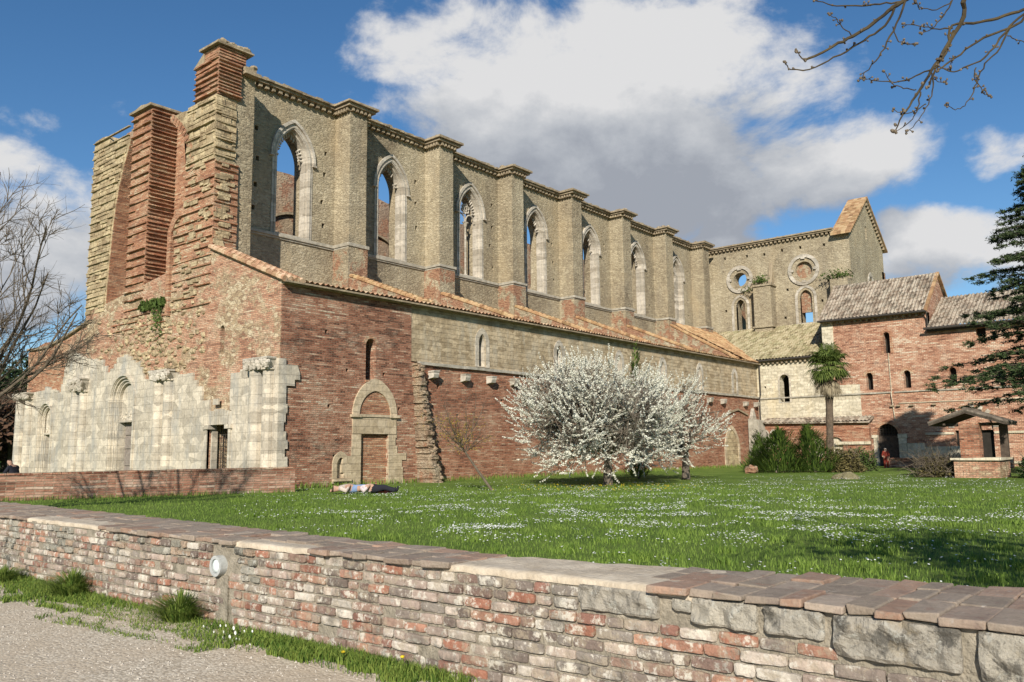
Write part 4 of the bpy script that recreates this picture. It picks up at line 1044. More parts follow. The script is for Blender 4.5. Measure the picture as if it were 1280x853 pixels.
# doorway
mb = MB(); o_ = lancet(17.6, 2.2, 2.2, .98, 1.04, 10)[2:]; i_ = lancet(17.6, 2.2, 2.2, .73, .79, 10)[2:]; mb.prism(o_ + i_[::-1], [], (XW - .05, 0, 0), YA, ZA, XA * .1)
dw = mb.build('doorway_arch', M['brick_front'], wing)
for a_, b_, nm in (((XW - .06, 18.32, -.5), (XW + .3, 18.55, 2.0), 'doorway_jamb'), ((XW - .08, 18.3, 2.0), (XW + .3, 18.9, 2.22), 'doorway_impost'), ((XW - .05, 15.2, .2), (XW + .1, 16.34, 1.6), 'stone_patch'), ((XW - .09, 16.3, 1.952), (XW + .3, 16.9, 2.25), 'doorway_impost'), ((XW - .065, 16.35, -.5), (XW + .2, 16.88, 1.95), 'doorway_jamb'), ((XW - .035, 12.9, .1), (XW + .1, 15.19, 1.35), 'stone_patch')):
    mb = MB(); mb.box(a_, b_, .01); mb.build(nm, M['white_stone'], dw)
mb = MB(); mb.box((XW + .45, 16.8, -.5), (XW + .52, 18.4, 2.15)); mb.build('door', M['wood_dark'], dw)
mb = MB()
for k in range(7): mb.tube([(XW + .4, 17.0 + k * .2, 2.15), (XW + .4, 17.0 + k * .2, 3.0)], .018, 5)
for k in range(4): mb.tube([(XW + .39, 16.9, 2.2 + k * .2), (XW + .39, 18.3, 2.2 + k * .2)], .016, 5)
mb.build('fanlight_grille', M['iron'], dw)
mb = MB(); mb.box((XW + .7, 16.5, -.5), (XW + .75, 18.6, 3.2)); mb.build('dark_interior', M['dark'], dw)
# striped arch at the right
n = 17
for k in range(2):
    mb = MB()
    for i in range(n):
        if i % 2 != k: continue
        a0, a1 = PI * i / n, PI * (i + .97) / n
        mb.prism([(12.1 + 1.16 * math.cos(a0), 2.6 + 1.16 * math.sin(a0)), (12.1 + 1.5 * math.cos(a0), 2.6 + 1.5 * math.sin(a0)), (12.1 + 1.5 * math.cos(a1), 2.6 + 1.5 * math.sin(a1)), (12.1 + 1.16 * math.cos(a1), 2.6 + 1.16 * math.sin(a1))], [], (XW - .07, 0, 0), YA, ZA, XA * .12)
    mb.build('striped_arch', (M['marble'], M['brick_front'])[k], wing)
mb = MB(); mb.prism(lancet(12.1, 2.4, 2.6, 1.16, 1.16, 8), [], (XW + .1, 0, 0), YA, ZA, XA * .1); mb.build('arch_tympanum', M['brick_wing'], wing)
mb = MB(); mb.box((XW + .5, 10.6, 8.5), (XW + .6, 11.8, 9.4)); mb.build('pane', M['dark'], wing)
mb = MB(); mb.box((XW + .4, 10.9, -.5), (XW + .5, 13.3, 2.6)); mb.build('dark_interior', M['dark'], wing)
for a_, b_ in (((XW - .1, 13.3, 2.15), (XW + .1, 15.1, 2.3)), ((XW - .1, 9.2, 2.15), (XW + .1, 10.9, 2.3)), ((XW - .1, 9.2, .2), (XW + .1, 10.9, .35))):
    mb = MB(); mb.box(a_, b_); mb.build('ledge_stone', M['white_stone'], wing)

# ------------------------------------------------------------------ cloister fragment in front of the wing
cl = empty('cloister_fragment', (61.8, 22, 0), 'low brick cloister wall with blocked arches under a narrow tiled coping', 'wall')
XC = 61.9
def C2(u, v): return F2(u, v, XC)
yl_, yr_ = 26.3, 18.55
tw = [C2(957, 545)[0], C2(967, 545)[0]]; ar = [C2(1022, 555)[0], C2(1045, 555)[0]]
mb = MB(); wall_x(mb, [(yr_, -.8), (yl_, -.8), (yl_, 3.3), (yr_, 3.1)], [lancet(y, 1.75, 2.4, .2, .25, 6) for y in tw] + [lancet(y, .6, 1.6, .5, .5, 8) for y in ar], XC, .5)
mb.build('brick_wall', M['brick'], cl)
for k, y in enumerate(tw):
    mb = MB(); mb.prism(lancet(y, 1.65, 2.4, .3, .38, 6), [lancet(y, 1.75, 2.4, .19, .25, 6)], (XC - .04, 0, 0), YA, ZA, XA * .08); mb.build('small_window', M['frame'], cl)
for y in ar:
    mb = MB(); mb.prism(lancet(y, .6, 1.6, .52, .52, 8), [], (XC + .15, 0, 0), YA, ZA, XA * .1); mb.build('arch_infill', M['white_stone'], cl)
    mb = MB(); o_ = lancet(y, .6, 1.6, .68, .68, 8)[2:]; i_ = lancet(y, .6, 1.6, .5, .5, 8)[2:]; mb.prism(o_ + i_[::-1], [], (XC - .04, 0, 0), YA, ZA, XA * .08); mb.build('arch_ring', M['brick_dark'], cl)
for a_, b_ in (((XC - .15, yr_ - .1, 1.55), (XC - .001, 20.9, 1.75)), ((XC - .12, 25.0, 1.5), (XC - .001, 25.9, 1.64)), ((XC - .15, yr_ - .2, .45), (XC - .001, 20.2, .58))):
    mb = MB(); mb.box(a_, b_, .012); mb.build('ledge_stone', M['white_stone'], cl)
mb = MB(); mb.tube([(XC - .12, tw[0] - .3, 1.5), (XC - .12, tw[0] - .3, .2)], .1, 8); mb.build('small_column', M['white_stone'], cl)
mb = MB(); tiles(mb, (XC - .35, yr_ - .15, 3.22), YA, (.3, 0, .1), int((yl_ - yr_ + .3) / .26), 4); slab(mb, (XC - .3, yr_ - .15, 3.15), (XC - .3, yl_ + .1, 3.28), (1.3, 0, .4), .08); mb.build('coping', M['tile_wing'], cl)
mb = MB(); mb.prism([(YS - .9, -.8), (YS - .1, -.8), (YS - .1, 3.6), (YS - .8, 3.45), (YS - 1.0, 2)], [], (60.6, 0, 0), YA, ZA, XA * 1.4)
mb.build('pier_stump', M['string'], cl)

# ------------------------------------------------------------------ foreground brick wall
M['fgbrick'] = mat_attr('old_wall_bricks', .012, [(9.0, .50, .58, (.36, .30, .22), .55), (7.0, .55, .60, (.60, .56, .48), .8), (16, .55, .62, (.62, .58, .51), .75), (4.0, .53, .62, (.13, .115, .095), .65), (1.6, .56, .70, (.30, .27, .21), .45), (22, .62, .68, (.05, .045, .04), .6)], 14)
M['fgstone'] = mat_attr('lichened_wall_stone', .035, [(5, .52, .60, (.09, .085, .075), .8), (9, .56, .62, (.50, .49, .44), .75), (3, .58, .66, (.34, .27, .17), .5), (26, .58, .66, (.06, .06, .05), .6)], 11)
M['fgmortar'] = mat_plain('sandy_lime_mortar', (.17, .15, .115), (.36, .315, .25), 9, .02, .95, 45)
M['fgcement'] = mat_plain('pale_cement_patch', (.38, .31, .23), (.60, .52, .41), 5, .015, .95, 30)
M['fgtile'] = mat_attr('worn_capping_bricks', .012, [(14, .50, .60, (.30, .25, .20), .5), (6, .54, .66, (.13, .095, .085), .65), (11, .60, .68, (.44, .40, .36), .5), (3, .6, .7, (.38, .19, .11), .5)], 12)
fg = empty('boundary_wall', (4.85, 8, -.4), 'low old brick boundary wall with worn capping bricks along the gravel path in front', 'wall')
WT = .50
def xf(y): return 4.52 + max(0, y - 9) * .035
def xb(y):
    P = [(-6, 5.75), (.9, 5.62), (3.2, 5.25), (4.4, 5.12), (7, 5.32), (11, 5.6), (20, 6.1)]
    for a, b in zip(P[:-1], P[1:]):
        if a[0] <= y <= b[0]: return a[1] + (b[1] - a[1]) * (y - a[0]) / (b[0] - a[0])
    return 5.7
def wob(y, z): return .022 * noise.noise(Vector((y * .55, z * 2.2, 9)))
def zw(y, z): return z + .02 * noise.noise(Vector((y * .45, 2, 1))) 
BR = [(.28, .13, .09), (.33, .15, .10), (.24, .125, .095), (.38, .20, .14), (.20, .135, .11), (.33, .23, .18), (.17, .13, .11), (.40, .22, .15), (.30, .20, .155), (.27, .18, .14)]
PALE = [(.46, .39, .33), (.54, .48, .41), (.42, .34, .28)]
DARK = [(.16, .125, .105), (.21, .17, .145), (.25, .215, .185)]
def pick_brick(y, z):
    q = noise.noise(Vector((y * .5, z * 1.2, 4.4)))
    r = rnd()
    low = max(0, .25 - z) * .75
    if r < .12 + low * .5: c = random.choice(PALE)
    elif r < .30 + (.25 if y < 4 else 0) + q * .15: c = random.choice(DARK)
    elif r < .45 + (.2 if y < 5 else 0): c = (.36, .28, .235)
    else: c = random.choice(BR)
    k = uni(.82, 1.15); return (c[0] * k, c[1] * k, c[2] * k)
def stone_zone(y, z):
    if z > .30 and y < 2.5: return True
    if z > .33 and 2.55 < y < 3.3: return True
    if -.1 < y < .8 and z > .0: return True
    if 6.75 < y < 7.15 and z > .12: return True
    if z > .2 and 9.4 < y < 9.6: return True
    if z > .27 and 7.9 < y < 9.0: return rnd() < .7
    if z > .15 and 10.7 < y < 11.6: return rnd() < .8
    if 12.6 < y < 13.2: return rnd() < .6
    return False
def rough_block(mb, y0, y1, z0, z1, x, prot, depth=.09, g=(5, 4), amp=.006):
    """one brick/stone of the wall face: chamfered, slightly uneven front"""
    ny, nz = g; k = len(mb.v); sd = uni(0, 50); ch = .004 if depth < .095 else .012
    rows = []
    tilt = uni(-.006, .006)
    for a in range(nz + 1):
        for b in range(ny + 1):
            fy = b / ny; fz = a / nz
            ey = 0 if b in (0, ny) else 1; ez = 0 if a in (0, nz) else 1
            yy = y0 + (y1 - y0) * fy; zz = z0 + (z1 - z0) * fz + tilt * (fy - .5)
            edge = 0 if (ey and ez) else 1
            corner = 1 if (not ey and not ez) else 0
            if not ey: yy += (1 if b == 0 else -1) * uni(0, .006)
            if not ez: zz += (1 if a == 0 else -1) * uni(0, .005)
            if corner: yy += (1 if b == 0 else -1) * .003; zz += (1 if a == 0 else -1) * .003
            xx = x - prot + ch * edge * .8 + ch * corner * .5 + amp * noise.noise(Vector((yy * 14, zz * 14, sd))) * 1.6
            mb.v.append((xx, yy, zz))
    w = ny + 1
    def add(f): mb.f.append(f); mb.mi.append(mb.cm); mb.c.append(mb.cc)
    for a in range(nz):
        for b in range(ny):
            i = k + a * w + b; add((i, i + w, i + w + 1, i + 1))
    rim = [k + b for b in range(w)] + [k + a * w + ny for a in range(1, nz + 1)] + [k + nz * w + b for b in range(ny - 1, -1, -1)] + [k + a * w for a in range(nz - 1, 0, -1)]
    kb = len(mb.v)
    for i in rim: p = mb.v[i]; mb.v.append((x + depth, p[1], p[2]))
    n = len(rim)
    for i in range(n): j = (i + 1) % n; add((rim[i], rim[j], kb + j, kb + i))
# mortar body
mb = MB(); ys = [-5 + .08 * i for i in range(int(24.5 / .08))]; zs = [-.5 + .06 * k for k in range(17)]
k0 = len(mb.v)
for y in ys:
    for z in zs: mb.v.append((xf(y) + .012 + wob(y, z) + .012 * noise.noise(Vector((y * 9, z * 9, 0))), y, min(z, WT - .045)))
nz = len(zs)
for i in range(len(ys) - 1):
    for j in range(nz - 1): a = i * nz + j; mb.f.append((a, a + nz, a + nz + 1, a + 1)); mb.mi.append(0)
for i in range(len(ys) - 1):
    y, y2 = ys[i], ys[i + 1]; a = i * nz + nz - 1; b = len(mb.v)
    mb.v += [(xb(y), y, WT - .045), (xb(y2), y2, WT - .045), (xb(y), y, -.5), (xb(y2), y2, -.5)]
    mb.f += [(a, a + nz, b + 1, b), (b, b + 1, b + 3, b + 2)]; mb.mi += [0, 0]
mb.build('mortar_core', M['fgmortar'], fg)
mbb = MB(); mbs = MB(); z = -.42; row = 0; ROWH = .079
blocked = []
def covered(y, z): return any(a < y < b and c < z < d for (a, b, c, d) in blocked)
# big stones first
for (a, b, c, d) in ((2.62, 3.22, .30, .455), (2.0, 2.42, .30, .45), (1.63, 1.98, .305, .45), (.98, 1.60, .24, .45), (.45, .93, .22, .45), (-.25, .40, .06, .45), (-1.0, -.3, .2, .45), (-1.8, -1.05, .1, .45)):
    a -= .0; mbs.cc = random.choice([(.42, .385, .325), (.38, .345, .29), (.46, .42, .35)]); y = (a + b) / 2
    rough_block(mbs, a + .01, b - .01, c, d, xf(y) + wob(y, c), .03, .1, (16, 9), .022); blocked.append((a - .01, b + .01, c - .03, d + .1))
blocked.append((7.27, 7.53, .1, .45))
while z < WT - .06:
    y = -4.8 + (row % 2) * .11
    top = z + ROWH - .011
    while y < 19:
        L = random.choice([.12, .13, .22, .24, .25, .21, .27]) * uni(.95, 1.05)
        ym = y + L / 2; zc = (z + top) / 2
        zz0, zz1 = zw(ym, z), min(zw(ym, top), WT - .05)
        if covered(ym, zc) or covered(y + .03, zc) or covered(y + L - .03, zc): y += .06; continue
        if 7.2 < ym < 7.42 and zc < .3: y += .1; continue
        sz = stone_zone(ym, zc)
        far = ym > 9
        if sz:
            mbs.cc = random.choice([(.36, .33, .27), (.30, .28, .23), (.42, .39, .33), (.40, .30, .22)])
            LL = L * uni(.6, 1.0); rough_block(mbs, y, y + LL, zz0 + uni(-.01, .01), zz1 + uni(-.015, .01), xf(ym) + wob(ym, zc), uni(.0, .03), .08, (3, 3) if far else (6, 5), .014); y += LL + .012; continue
        mbb.cc = pick_brick(ym, zc)
        if rnd() < .03: y += L + .01; continue
        rough_block(mbb, y, y + L, zz0, zz1 - uni(0, .008), xf(ym) + wob(ym, zc), uni(.002, .017) if rnd() < .93 else -.006, .07, (3, 2) if far else (7, 4), .005)
        y += L + uni(.005, .012)
    z += ROWH; row += 1
mbb.build('brick_courses', M['fgbrick'], fg); mbs.build('stone_blocks', M['fgstone'], fg)
# capping: brick slabs and cement patches
mb = MB(); CAPC = [(.27, .205, .16), (.31, .215, .16), (.28, .225, .175), (.33, .265, .21), (.26, .21, .165), (.33, .215, .155), (.30, .24, .19)]
gaps = [(6.05, 7.12, 'front'), (2.62, 4.30, 'full'), (9.9, 12.3, 'front')]
y = -5.0
while y < 19:
    w = uni(.13, .30)
    lines = 3; x0, x1 = xf(y) - .03, xb(y) + .02; cuts = sorted([x0] + [x0 + (x1 - x0) * (q + uni(-.12, .12)) / 3 for q in (1, 2)] + [x1])
    ym = y + w / 2
    for q in range(3):
        skip = False
        for a, b, t in gaps:
            if a < ym < b and (t == 'full' or q == 0): skip = True
        if 2.55 < ym < 2.8 and q > 0: skip = False
        if skip: continue
        mb.cc = random.choice(CAPC); k = uni(.85, 1.15); mb.cc = tuple(c * k for c in mb.cc)
        sh = uni(-.022, .02) if q == 0 else 0
        zt = WT + uni(-.008, .006)
        mb.box((cuts[q] + (sh if q == 0 else .004), y + .003, WT - .042), (cuts[q + 1] - .004, y + w - .003, zt), .008)
    y += w
cp = mb.build('capping', M['fgtile'], fg)
bv = cp.modifiers.new('bevel', 'BEVEL'); bv.width = .008; bv.segments = 2; bv.limit_method = 'ANGLE'
mb = MB()
for a, b, t in gaps:
    n = max(4, int((b - a + .5) / .07)); m = 12; k = len(mb.v)
    for i in range(n + 1):
        y = a - .22 + (b - a + .44) * i / n
        xr = xb(y) + .015 if t == 'full' else xf(y) + (xb(y) - xf(y)) * (.45 + .12 * noise.noise(Vector((y * 3, 0, 0))))
        for j in range(m + 1):
            x = xf(y) + .0 + (xr - xf(y)) * (max(0, j - 1) / (m - 1)) + (.004 if j == 0 else 0)
            e = min(1, min(i, n - i) / 2.5) 
            zt = WT - .03 + .020 * e + .012 * noise.noise(Vector((x * 6, y * 6, 5))) - (.05 if j == 0 else (.008 if j == 1 else 0))
            mb.v.append((x + .02 * noise.noise(Vector((y * 5, 1, 1))), y, zt))
    for i in range(n):
        for j in range(m): q = k + i * (m + 1) + j; mb.f.append((q, q + 1, q + m + 2, q + m + 1)); mb.mi.append(0)
mb.build('cement_patch', M['fgcement'], fg, True)
mb = MB(); mb.box((4.515, 7.25, -.35), (4.6, 7.44, .16), .01); mb.blob((4.545, 7.35, -.1), (.04, .10, .3), .2, 10, 8); mb.build('cement_patch', M['fgmortar'], fg)
# round wall light
lp = empty('wall_light', (4.5, 7.4, .16), 'round grey metal light set into the face of the front brick wall', 'lamp')
M['steel'] = mat_plain('brushed_metal', (.30, .31, .30), (.45, .46, .45), 20, .003, .45, spec=.5)
m, t, b = new_mat('frosted_glass'); b.inputs['Base Color'].default_value = (.62, .68, .68, 1); b.inputs['Roughness'].default_value = .25; b.inputs['Specular IOR Level'].default_value = .5; M['glass'] = m
def disc(mb, c, r, t, n=28): mb.tube([(c[0], c[1], c[2]), (c[0] + t, c[1], c[2])], r, n)
mb = MB(); mb.prism(circle(7.4, .25, .098, 32), [circle(7.4, .25, .068, 32)], (4.462, 0, 0), YA, ZA, XA * .1); mb.build('rim', M['steel'], lp)
mb = MB(); k = 0; mb.tube([(4.462, 7.4, .25), (4.472, 7.4, .25), (4.50, 7.4, .25)], [.035, .06, .069], 28); mb.build('lens', M['glass'], lp, True)

# ------------------------------------------------------------------ the second low wall near the west front
M['brick_low'] = mat_brick('low_wall_brick', (.10, .05, .035), (.24, .11, .07), (.36, .20, .14), (.48, .38, .30), .7, bw=.25, bh=.08)
P0, P1 = Vector((17.6, 24.35, 0)), Vector((2.0, 31.3, 0)); dr = (P1 - P0).normalized(); nr = Vector((-dr.y, dr.x, 0));  nr = nr if nr.y > 0 else -nr
lw = empty('low_brick_wall', tuple((P0 + P1) / 2), 'long low brick wall crossing the lawn in front of the pale marble west front', 'wall')
mb = MB(); L = (P1 - P0).length; n = int(L / .3)
pts = [(0, -.6), (L, -.6), (L, .72)] + ragged([(L, .72), (0, .80)], .3, .012)[1:]
mb.prism(pts, [], P0, dr, ZA, nr * .5); mb.build('brick_body', M['brick_low'], lw)
mb = MB(); s = 0
while s < L:
    w = uni(.2, .4); a = P0 + dr * s - nr * .03; b = P0 + dr * (s + w - .01) + nr * .53; zt = .80 - .08 * s / L
    q = [P0 + dr * s - nr * .03, P0 + dr * (s + w - .012) - nr * .03, P0 + dr * (s + w - .012) + nr * .53, P0 + dr * s + nr * .53]; j = uni(-.006, .008)
    mb.prism([((p - P0).dot(dr), (p - P0).dot(nr)) for p in q], [], P0 + ZA * (zt + .003), dr, nr, ZA * (.055 + j)); s += w
mb.build('capping', M['brick_dark'], lw)

# ------------------------------------------------------------------ grass and flowers
def leafmat(name, c1, c2, scale=3, rough=.7, trans=.25, vary=True):
    m, t, b = new_mat(name); g = t.new('ShaderNodeNewGeometry'); n = t.noise(g.outputs['Position'], scale, 3)
    oi = g.outputs['Random Per Island']
    f = t.math('ADD', t.math('MULTIPLY', n, .5), t.math('MULTIPLY', oi, .5))
    col = t.mix(t.rng(f, .25, .75), c1, c2); t.put(b.inputs['Base Color'], col); b.inputs['Roughness'].default_value = rough
    if trans:
        tr = t.new('ShaderNodeBsdfTranslucent'); t.put(tr.inputs[0], col); mx = t.new('ShaderNodeMixShader'); mx.inputs[0].default_value = trans
        t.l.new(b.outputs[0], mx.inputs[1]); t.l.new(tr.outputs[0], mx.inputs[2]); out = [x for x in t.n if x.type == 'OUTPUT_MATERIAL'][0]; t.l.new(mx.outputs[0], out.inputs[0])
    return m
M['blade'] = leafmat('grass_blades', (.075, .14, .018), (.22, .31, .06), 1.2)
M['blade2'] = leafmat('verge_grass', (.05, .11, .015), (.23, .29, .06), 6)
M['petal'] = leafmat('white_petals', (.75, .75, .72), (.85, .85, .82), 3, .6, .15)
M['yellow'] = leafmat('yellow_petals', (.55, .42, .02), (.75, .55, .03), 3, .6, .1)
def blade(mb, x, y, z, h, w, lean=.35):
    a = uni(0, 2 * PI); dx, dy = math.cos(a) * w, math.sin(a) * w; b = uni(0, 2 * PI); l = h * uni(.05, lean)
    k = len(mb.v); mx, my = math.cos(b) * l, math.sin(b) * l
    mb.v += [(x - dx, y - dy, z - .01), (x + dx, y + dy, z - .01), (x + dx * .7 + mx * .4, y + dy * .7 + my * .4, z + h * .6), (x - dx * .7 + mx * .4, y - dy * .7 + my * .4, z + h * .6), (x + mx * 1.2, y + my * 1.2, z + h)]
    mb.f += [(k, k + 1, k + 2, k + 3), (k + 3, k + 2, k + 4)]; mb.mi += [0, 0]
def lawn_z(x, y): return .02 * noise.noise(Vector((x * .35, y * .35, 3)))
def in_view(x, y, m=60):
    d = Vector((x, y, .1)) - CAMP; f = d.dot(FW)
    if f < .5: return False
    u = 640 + FPX * d.dot(RT) / f; return -m < u < 1280 + m
mb = MB(); n = 0
while n < 80000:
    r = 5 + 27 * (rnd() ** 1.5); a = R_(uni(5, 75)); x, y = r * math.cos(a), r * math.sin(a)
    if x < xb(y) + .05 or y > YS - .1 or not in_view(x, y): continue
    s = 1 + r * .045; g = noise.noise(Vector((x * .8, y * .8, 0)))
    blade(mb, x, y, lawn_z(x, y), uni(.02, .05) * (1 + .8 * max(0, g)) * (1 + r * .012), .003 * s); n += 1
# longer grass against the walls
for _ in range(5200):
    t = rnd()
    if t < .5: x = uni(19, 60); y = YS - abs(random.gauss(0, .18)); h = uni(.08, .3)
    elif t < .8: s = uni(0, L); p = P0 + dr * s - nr * abs(random.gauss(0, .12)); x, y = p.x, p.y; h = uni(.06, .2)
    else: y = uni(0, 18); x = xb(y) + abs(random.gauss(0, .08)); h = uni(.06, .16)
    blade(mb, x, y, 0, h, .012 if t < .5 else .006)
for _ in range(260):
    r = 6 + 20 * rnd(); a = R_(uni(8, 58)); x, y = r * math.cos(a), r * math.sin(a)
    if x < xb(y) + .2 or y > YS - .3: continue
    R0 = uni(.04, .16)
    for _q in range(int(90 * R0 / .1)):
        blade(mb, x + random.gauss(0, R0), y + random.gauss(0, R0), 0, uni(.05, .11), uni(.004, .009), .9)
gr = mb.build('lawn_grass_blades', M['blade']); tag(gr, 'short bright green grass covering the lawn', 'grass', kind='stuff')
# tufts of daisies scattered in drifts
mb = MB(); n = 0
def star(mb, x, y, z, r):
    k = len(mb.v); a0 = uni(0, 1); tx, ty = uni(-.35, .1), uni(-.35, .1)
    for q in range(6): a = a0 + q * PI / 3; dx, dy = r * math.cos(a), r * math.sin(a); mb.v.append((x + dx, y + dy, z - tx * dx - ty * dy))
    mb.f.append(tuple(range(k, k + 6))); mb.mi.append(0)
drifts = [(at(u, v, 'Z', 0), s) for u, v, s in ((640, 640, 1.4), (700, 645, 1.6), (780, 640, 1.5), (850, 648, 1.5), (930, 645, 1.6), (1010, 648, 1.4), (760, 622, 2.0), (900, 622, 2.5), (1050, 655, 1.2), (1180, 655, 1.3), (620, 664, .5), (500, 620, 1.5), (750, 665, .7), (1000, 672, .6), (850, 612, 2.5), (1080, 608, 2.5), (1230, 650, 1.2), (940, 634, 1.6), (1120, 640, 1.4), (700, 618, 2), (560, 634, 1), (455, 645, .8), (980, 605, 3), (1150, 603, 3), (1240, 612, 3), (1050, 600, 3))]
while n < 9500:
    if rnd() < .75: (p, s) = random.choice(drifts); x, y = random.gauss(p.x, s * 1.1), random.gauss(p.y, s * .9)
    else:
        r = 6 + 30 * (rnd() ** 1.1); a = R_(uni(6, 58)); x, y = r * math.cos(a), r * math.sin(a)
    if x < xb(y) + .1 or y > YS - .2 or not in_view(x, y): continue
    if noise.noise(Vector((x * .9, y * .9, 7))) < .03: continue
    r = math.hypot(x, y); star(mb, x, y, uni(.05, .085), uni(.008, .013) * (1 + .014 * r)); n += 1
ds = mb.build('daisies', M['petal']); tag(ds, 'drifts of small white daisies scattered over the lawn', 'flowers', kind='stuff')
mb = MB()
for _ in range(260):
    p = at(random.gauss(760, 60), uni(608, 617), 'Z', 0); star(mb, p.x, p.y, uni(.08, .12), .022)
ds = mb.build('yellow_flowers', M['yellow']); tag(ds, 'small yellow flowers in the grass below the white blossom tree', 'flowers', kind='stuff')
# verge at the foot of the wall
mb = MB()
def verge_w(y): return .16 + .20 * max(0, min(1, (y - 5) / 4)) + .12 * noise.noise(Vector((y * 1.1, 0, 0))) + (.12 if 6.5 < y < 9.2 else 0)
for _ in range(36000):
    y = 4.0 + 14.5 * rnd() ** 1.2; w = verge_w(y) * 2.0
    if y < 5 and rnd() > (y - 4.0): continue
    x = xf(y) - .01 - rnd() * w
    if noise.noise(Vector((x * 4, y * 2.5, 2))) < .02 - (.6 if xf(y) - x < w * .62 else 0) and rnd() < .93: continue
    h = uni(.02, .085) * (1.0 if xf(y) - x < .2 else .7)
    blade(mb, x, y, -.30, h * 1.1, .004 * (1 + y * .03), .8)
vg = mb.build('verge_grass', M['blade2']); tag(vg, 'green grass and weeds growing along the foot of the front brick wall', 'grass', kind='stuff')
def clump(x, y, r, h, n, label):
    mb = MB()
    for _ in range(n):
        a = uni(0, 2 * PI); q = r * rnd() ** .7; bx, by = x + q * .5 * math.cos(a), y + q * .5 * math.sin(a)
        hh = h * uni(.5, 1.0) * (1 - .4 * q / r); l = q * 1.3
        k = len(mb.v); w = uni(.003, .006); pa = a + PI / 2; dx, dy = w * math.cos(pa), w * math.sin(pa)
        for t in (0, .5, .85):
            X, Y, Z = bx + l * t * t * math.cos(a), by + l * t * t * math.sin(a), -.31 + hh * (1 - (1 - t) ** 1.8)
            mb.v += [(X - dx * (1 - t * .6), Y - dy * (1 - t * .6), Z), (X + dx * (1 - t * .6), Y + dy * (1 - t * .6), Z)]
        mb.v.append((bx + l * math.cos(a), by + l * math.sin(a), -.31 + hh * .96))
        mb.f += [(k, k + 1, k + 3, k + 2), (k + 2, k + 3, k + 5, k + 4), (k + 4, k + 5, k + 6)]; mb.mi += [0] * 3
    o = mb.build('grass_tuft', M['blade2']); tag(o, label, 'grass tuft', 'tall grass tufts at the wall foot')
clump(4.38, 7.85, .28, .36, 900, 'tall grass tuft beside the round wall light')
clump(4.42, 10.35, .32, .36, 800, 'tall grass tuft at the wall foot farther left of the round light')
clump(4.35, 12.2, .25, .25, 500, 'smaller grass tuft at the wall foot near the left picture edge')
k = 0
cl_f = [(u, v) for u, v in ((255, 783), (258, 795), (268, 790), (280, 790), (279, 797), (284, 803), (288, 796), (293, 785), (296, 799), (295, 791), (306, 789), (283, 782), (300, 800), (276, 782), (316, 789), (313, 806), (291, 801))]
for (u, v) in cl_f:
    p = at(u, v, 'X', 4.22 + uni(-.03, .03)); mb = MB(); mb.cm = 0; mb.tube([(p.x, p.y, -.31), (p.x + uni(-.01, .01), p.y, p.z)], .002, 4); mb.cm = 1
    a0 = uni(0, 1)
    for q in range(8):
        a = a0 + q * PI / 4; c = Vector((p.x, p.y, p.z)); rr = .013 if v not in (785, 796, 791) else .02
        d = Vector((-.4, math.cos(a), math.sin(a))).normalized() * rr; e = Vector((0, -math.sin(a), math.cos(a))) * rr * .3
        mb.quad(tuple(c), tuple(c + d * .8 + e), tuple(c + d), tuple(c + d * .8 - e))
    o = mb.build('daisy', [M['blade2'], M['petal']]); tag(o, 'small white flower in the verge grass just below the round wall light', 'flower', 'white flowers below the wall light')
for (u, v, lab) in ((429, 815, 'yellow dandelion in the verge grass against the wall, left one of two'), (503, 821, 'yellow dandelion at the wall foot, right one of two')):
    p = at(u, v, 'X', 4.36); mb = MB(); mb.cm = 0; mb.tube([(p.x, p.y, -.31), (p.x, p.y, p.z)], .003, 4); o = None
    mb.cm = 1; mb.blob((p.x, p.y, p.z), (.016, .016, .010), .15, 10, 5); o = mb.build('dandelion', [M['blade2'], M['yellow']]); tag(o, lab, 'flower')
# loose pebbles on the path
M['pebble'] = mat_plain('pebbles', (.26, .225, .18), (.55, .50, .44), 30, .003)
mb = MB()
for _ in range(3600):
    y = 4.2 + 9 * rnd(); x = xf(y) - .15 - 3.2 * rnd() ** 1.3; r = uni(.004, .012) if rnd() < .93 else uni(.012, .02)
    k = len(mb.v); z = -.30 + .035 * noise.noise(Vector((x * .35, y * .35, 3)))
    for (a, b, c) in ((1, 0, 0), (0, 1, 0), (-1, 0, 0), (0, -1, 0), (0, 0, .8)): mb.v.append((x + a * r * uni(.7, 1.3), y + b * r * uni(.7, 1.3), z + c * r))
    mb.f += [(k, k + 1, k + 4), (k + 1, k + 2, k + 4), (k + 2, k + 3, k + 4), (k + 3, k, k + 4)]; mb.mi += [0] * 4
o = mb.build('pebbles', M['pebble']); tag(o, 'loose pale pebbles lying on the gravel path', 'gravel', kind='stuff')

# ------------------------------------------------------------------ trees
M['bark'] = mat_plain('grey_brown_bark', (.07, .055, .042), (.18, .15, .12), 12, .02)
M['bark_dark'] = mat_plain('dark_bark', (.035, .027, .022), (.10, .08, .062), 10, .02)
M['bark_grey'] = mat_plain('grey_branch_bark', (.045, .036, .028), (.17, .135, .095), 9, .01)
M['bark_lichen'] = mat_plain('lichened_bark', (.02, .016, .013), (.09, .068, .035), 9, .006)
M['twig'] = mat_plain('twigs', (.07, .055, .042), (.18, .145, .105), 8, .004)
M['blossom'] = leafmat('white_blossom', (.56, .55, .44), (.84, .83, .74), 1.2, .8, .25)
M['yellowleaf'] = leafmat('budding_yellow_leaves', (.22, .17, .04), (.40, .27, .05), 3, .8, .3)
def rdir(d, ang):
    d = d.normalized(); a = d.orthogonal().normalized(); b = d.cross(a); t = uni(0, 2 * PI)
    return (d * math.cos(ang) + (a * math.cos(t) + b * math.sin(t)) * math.sin(ang)).normalized()
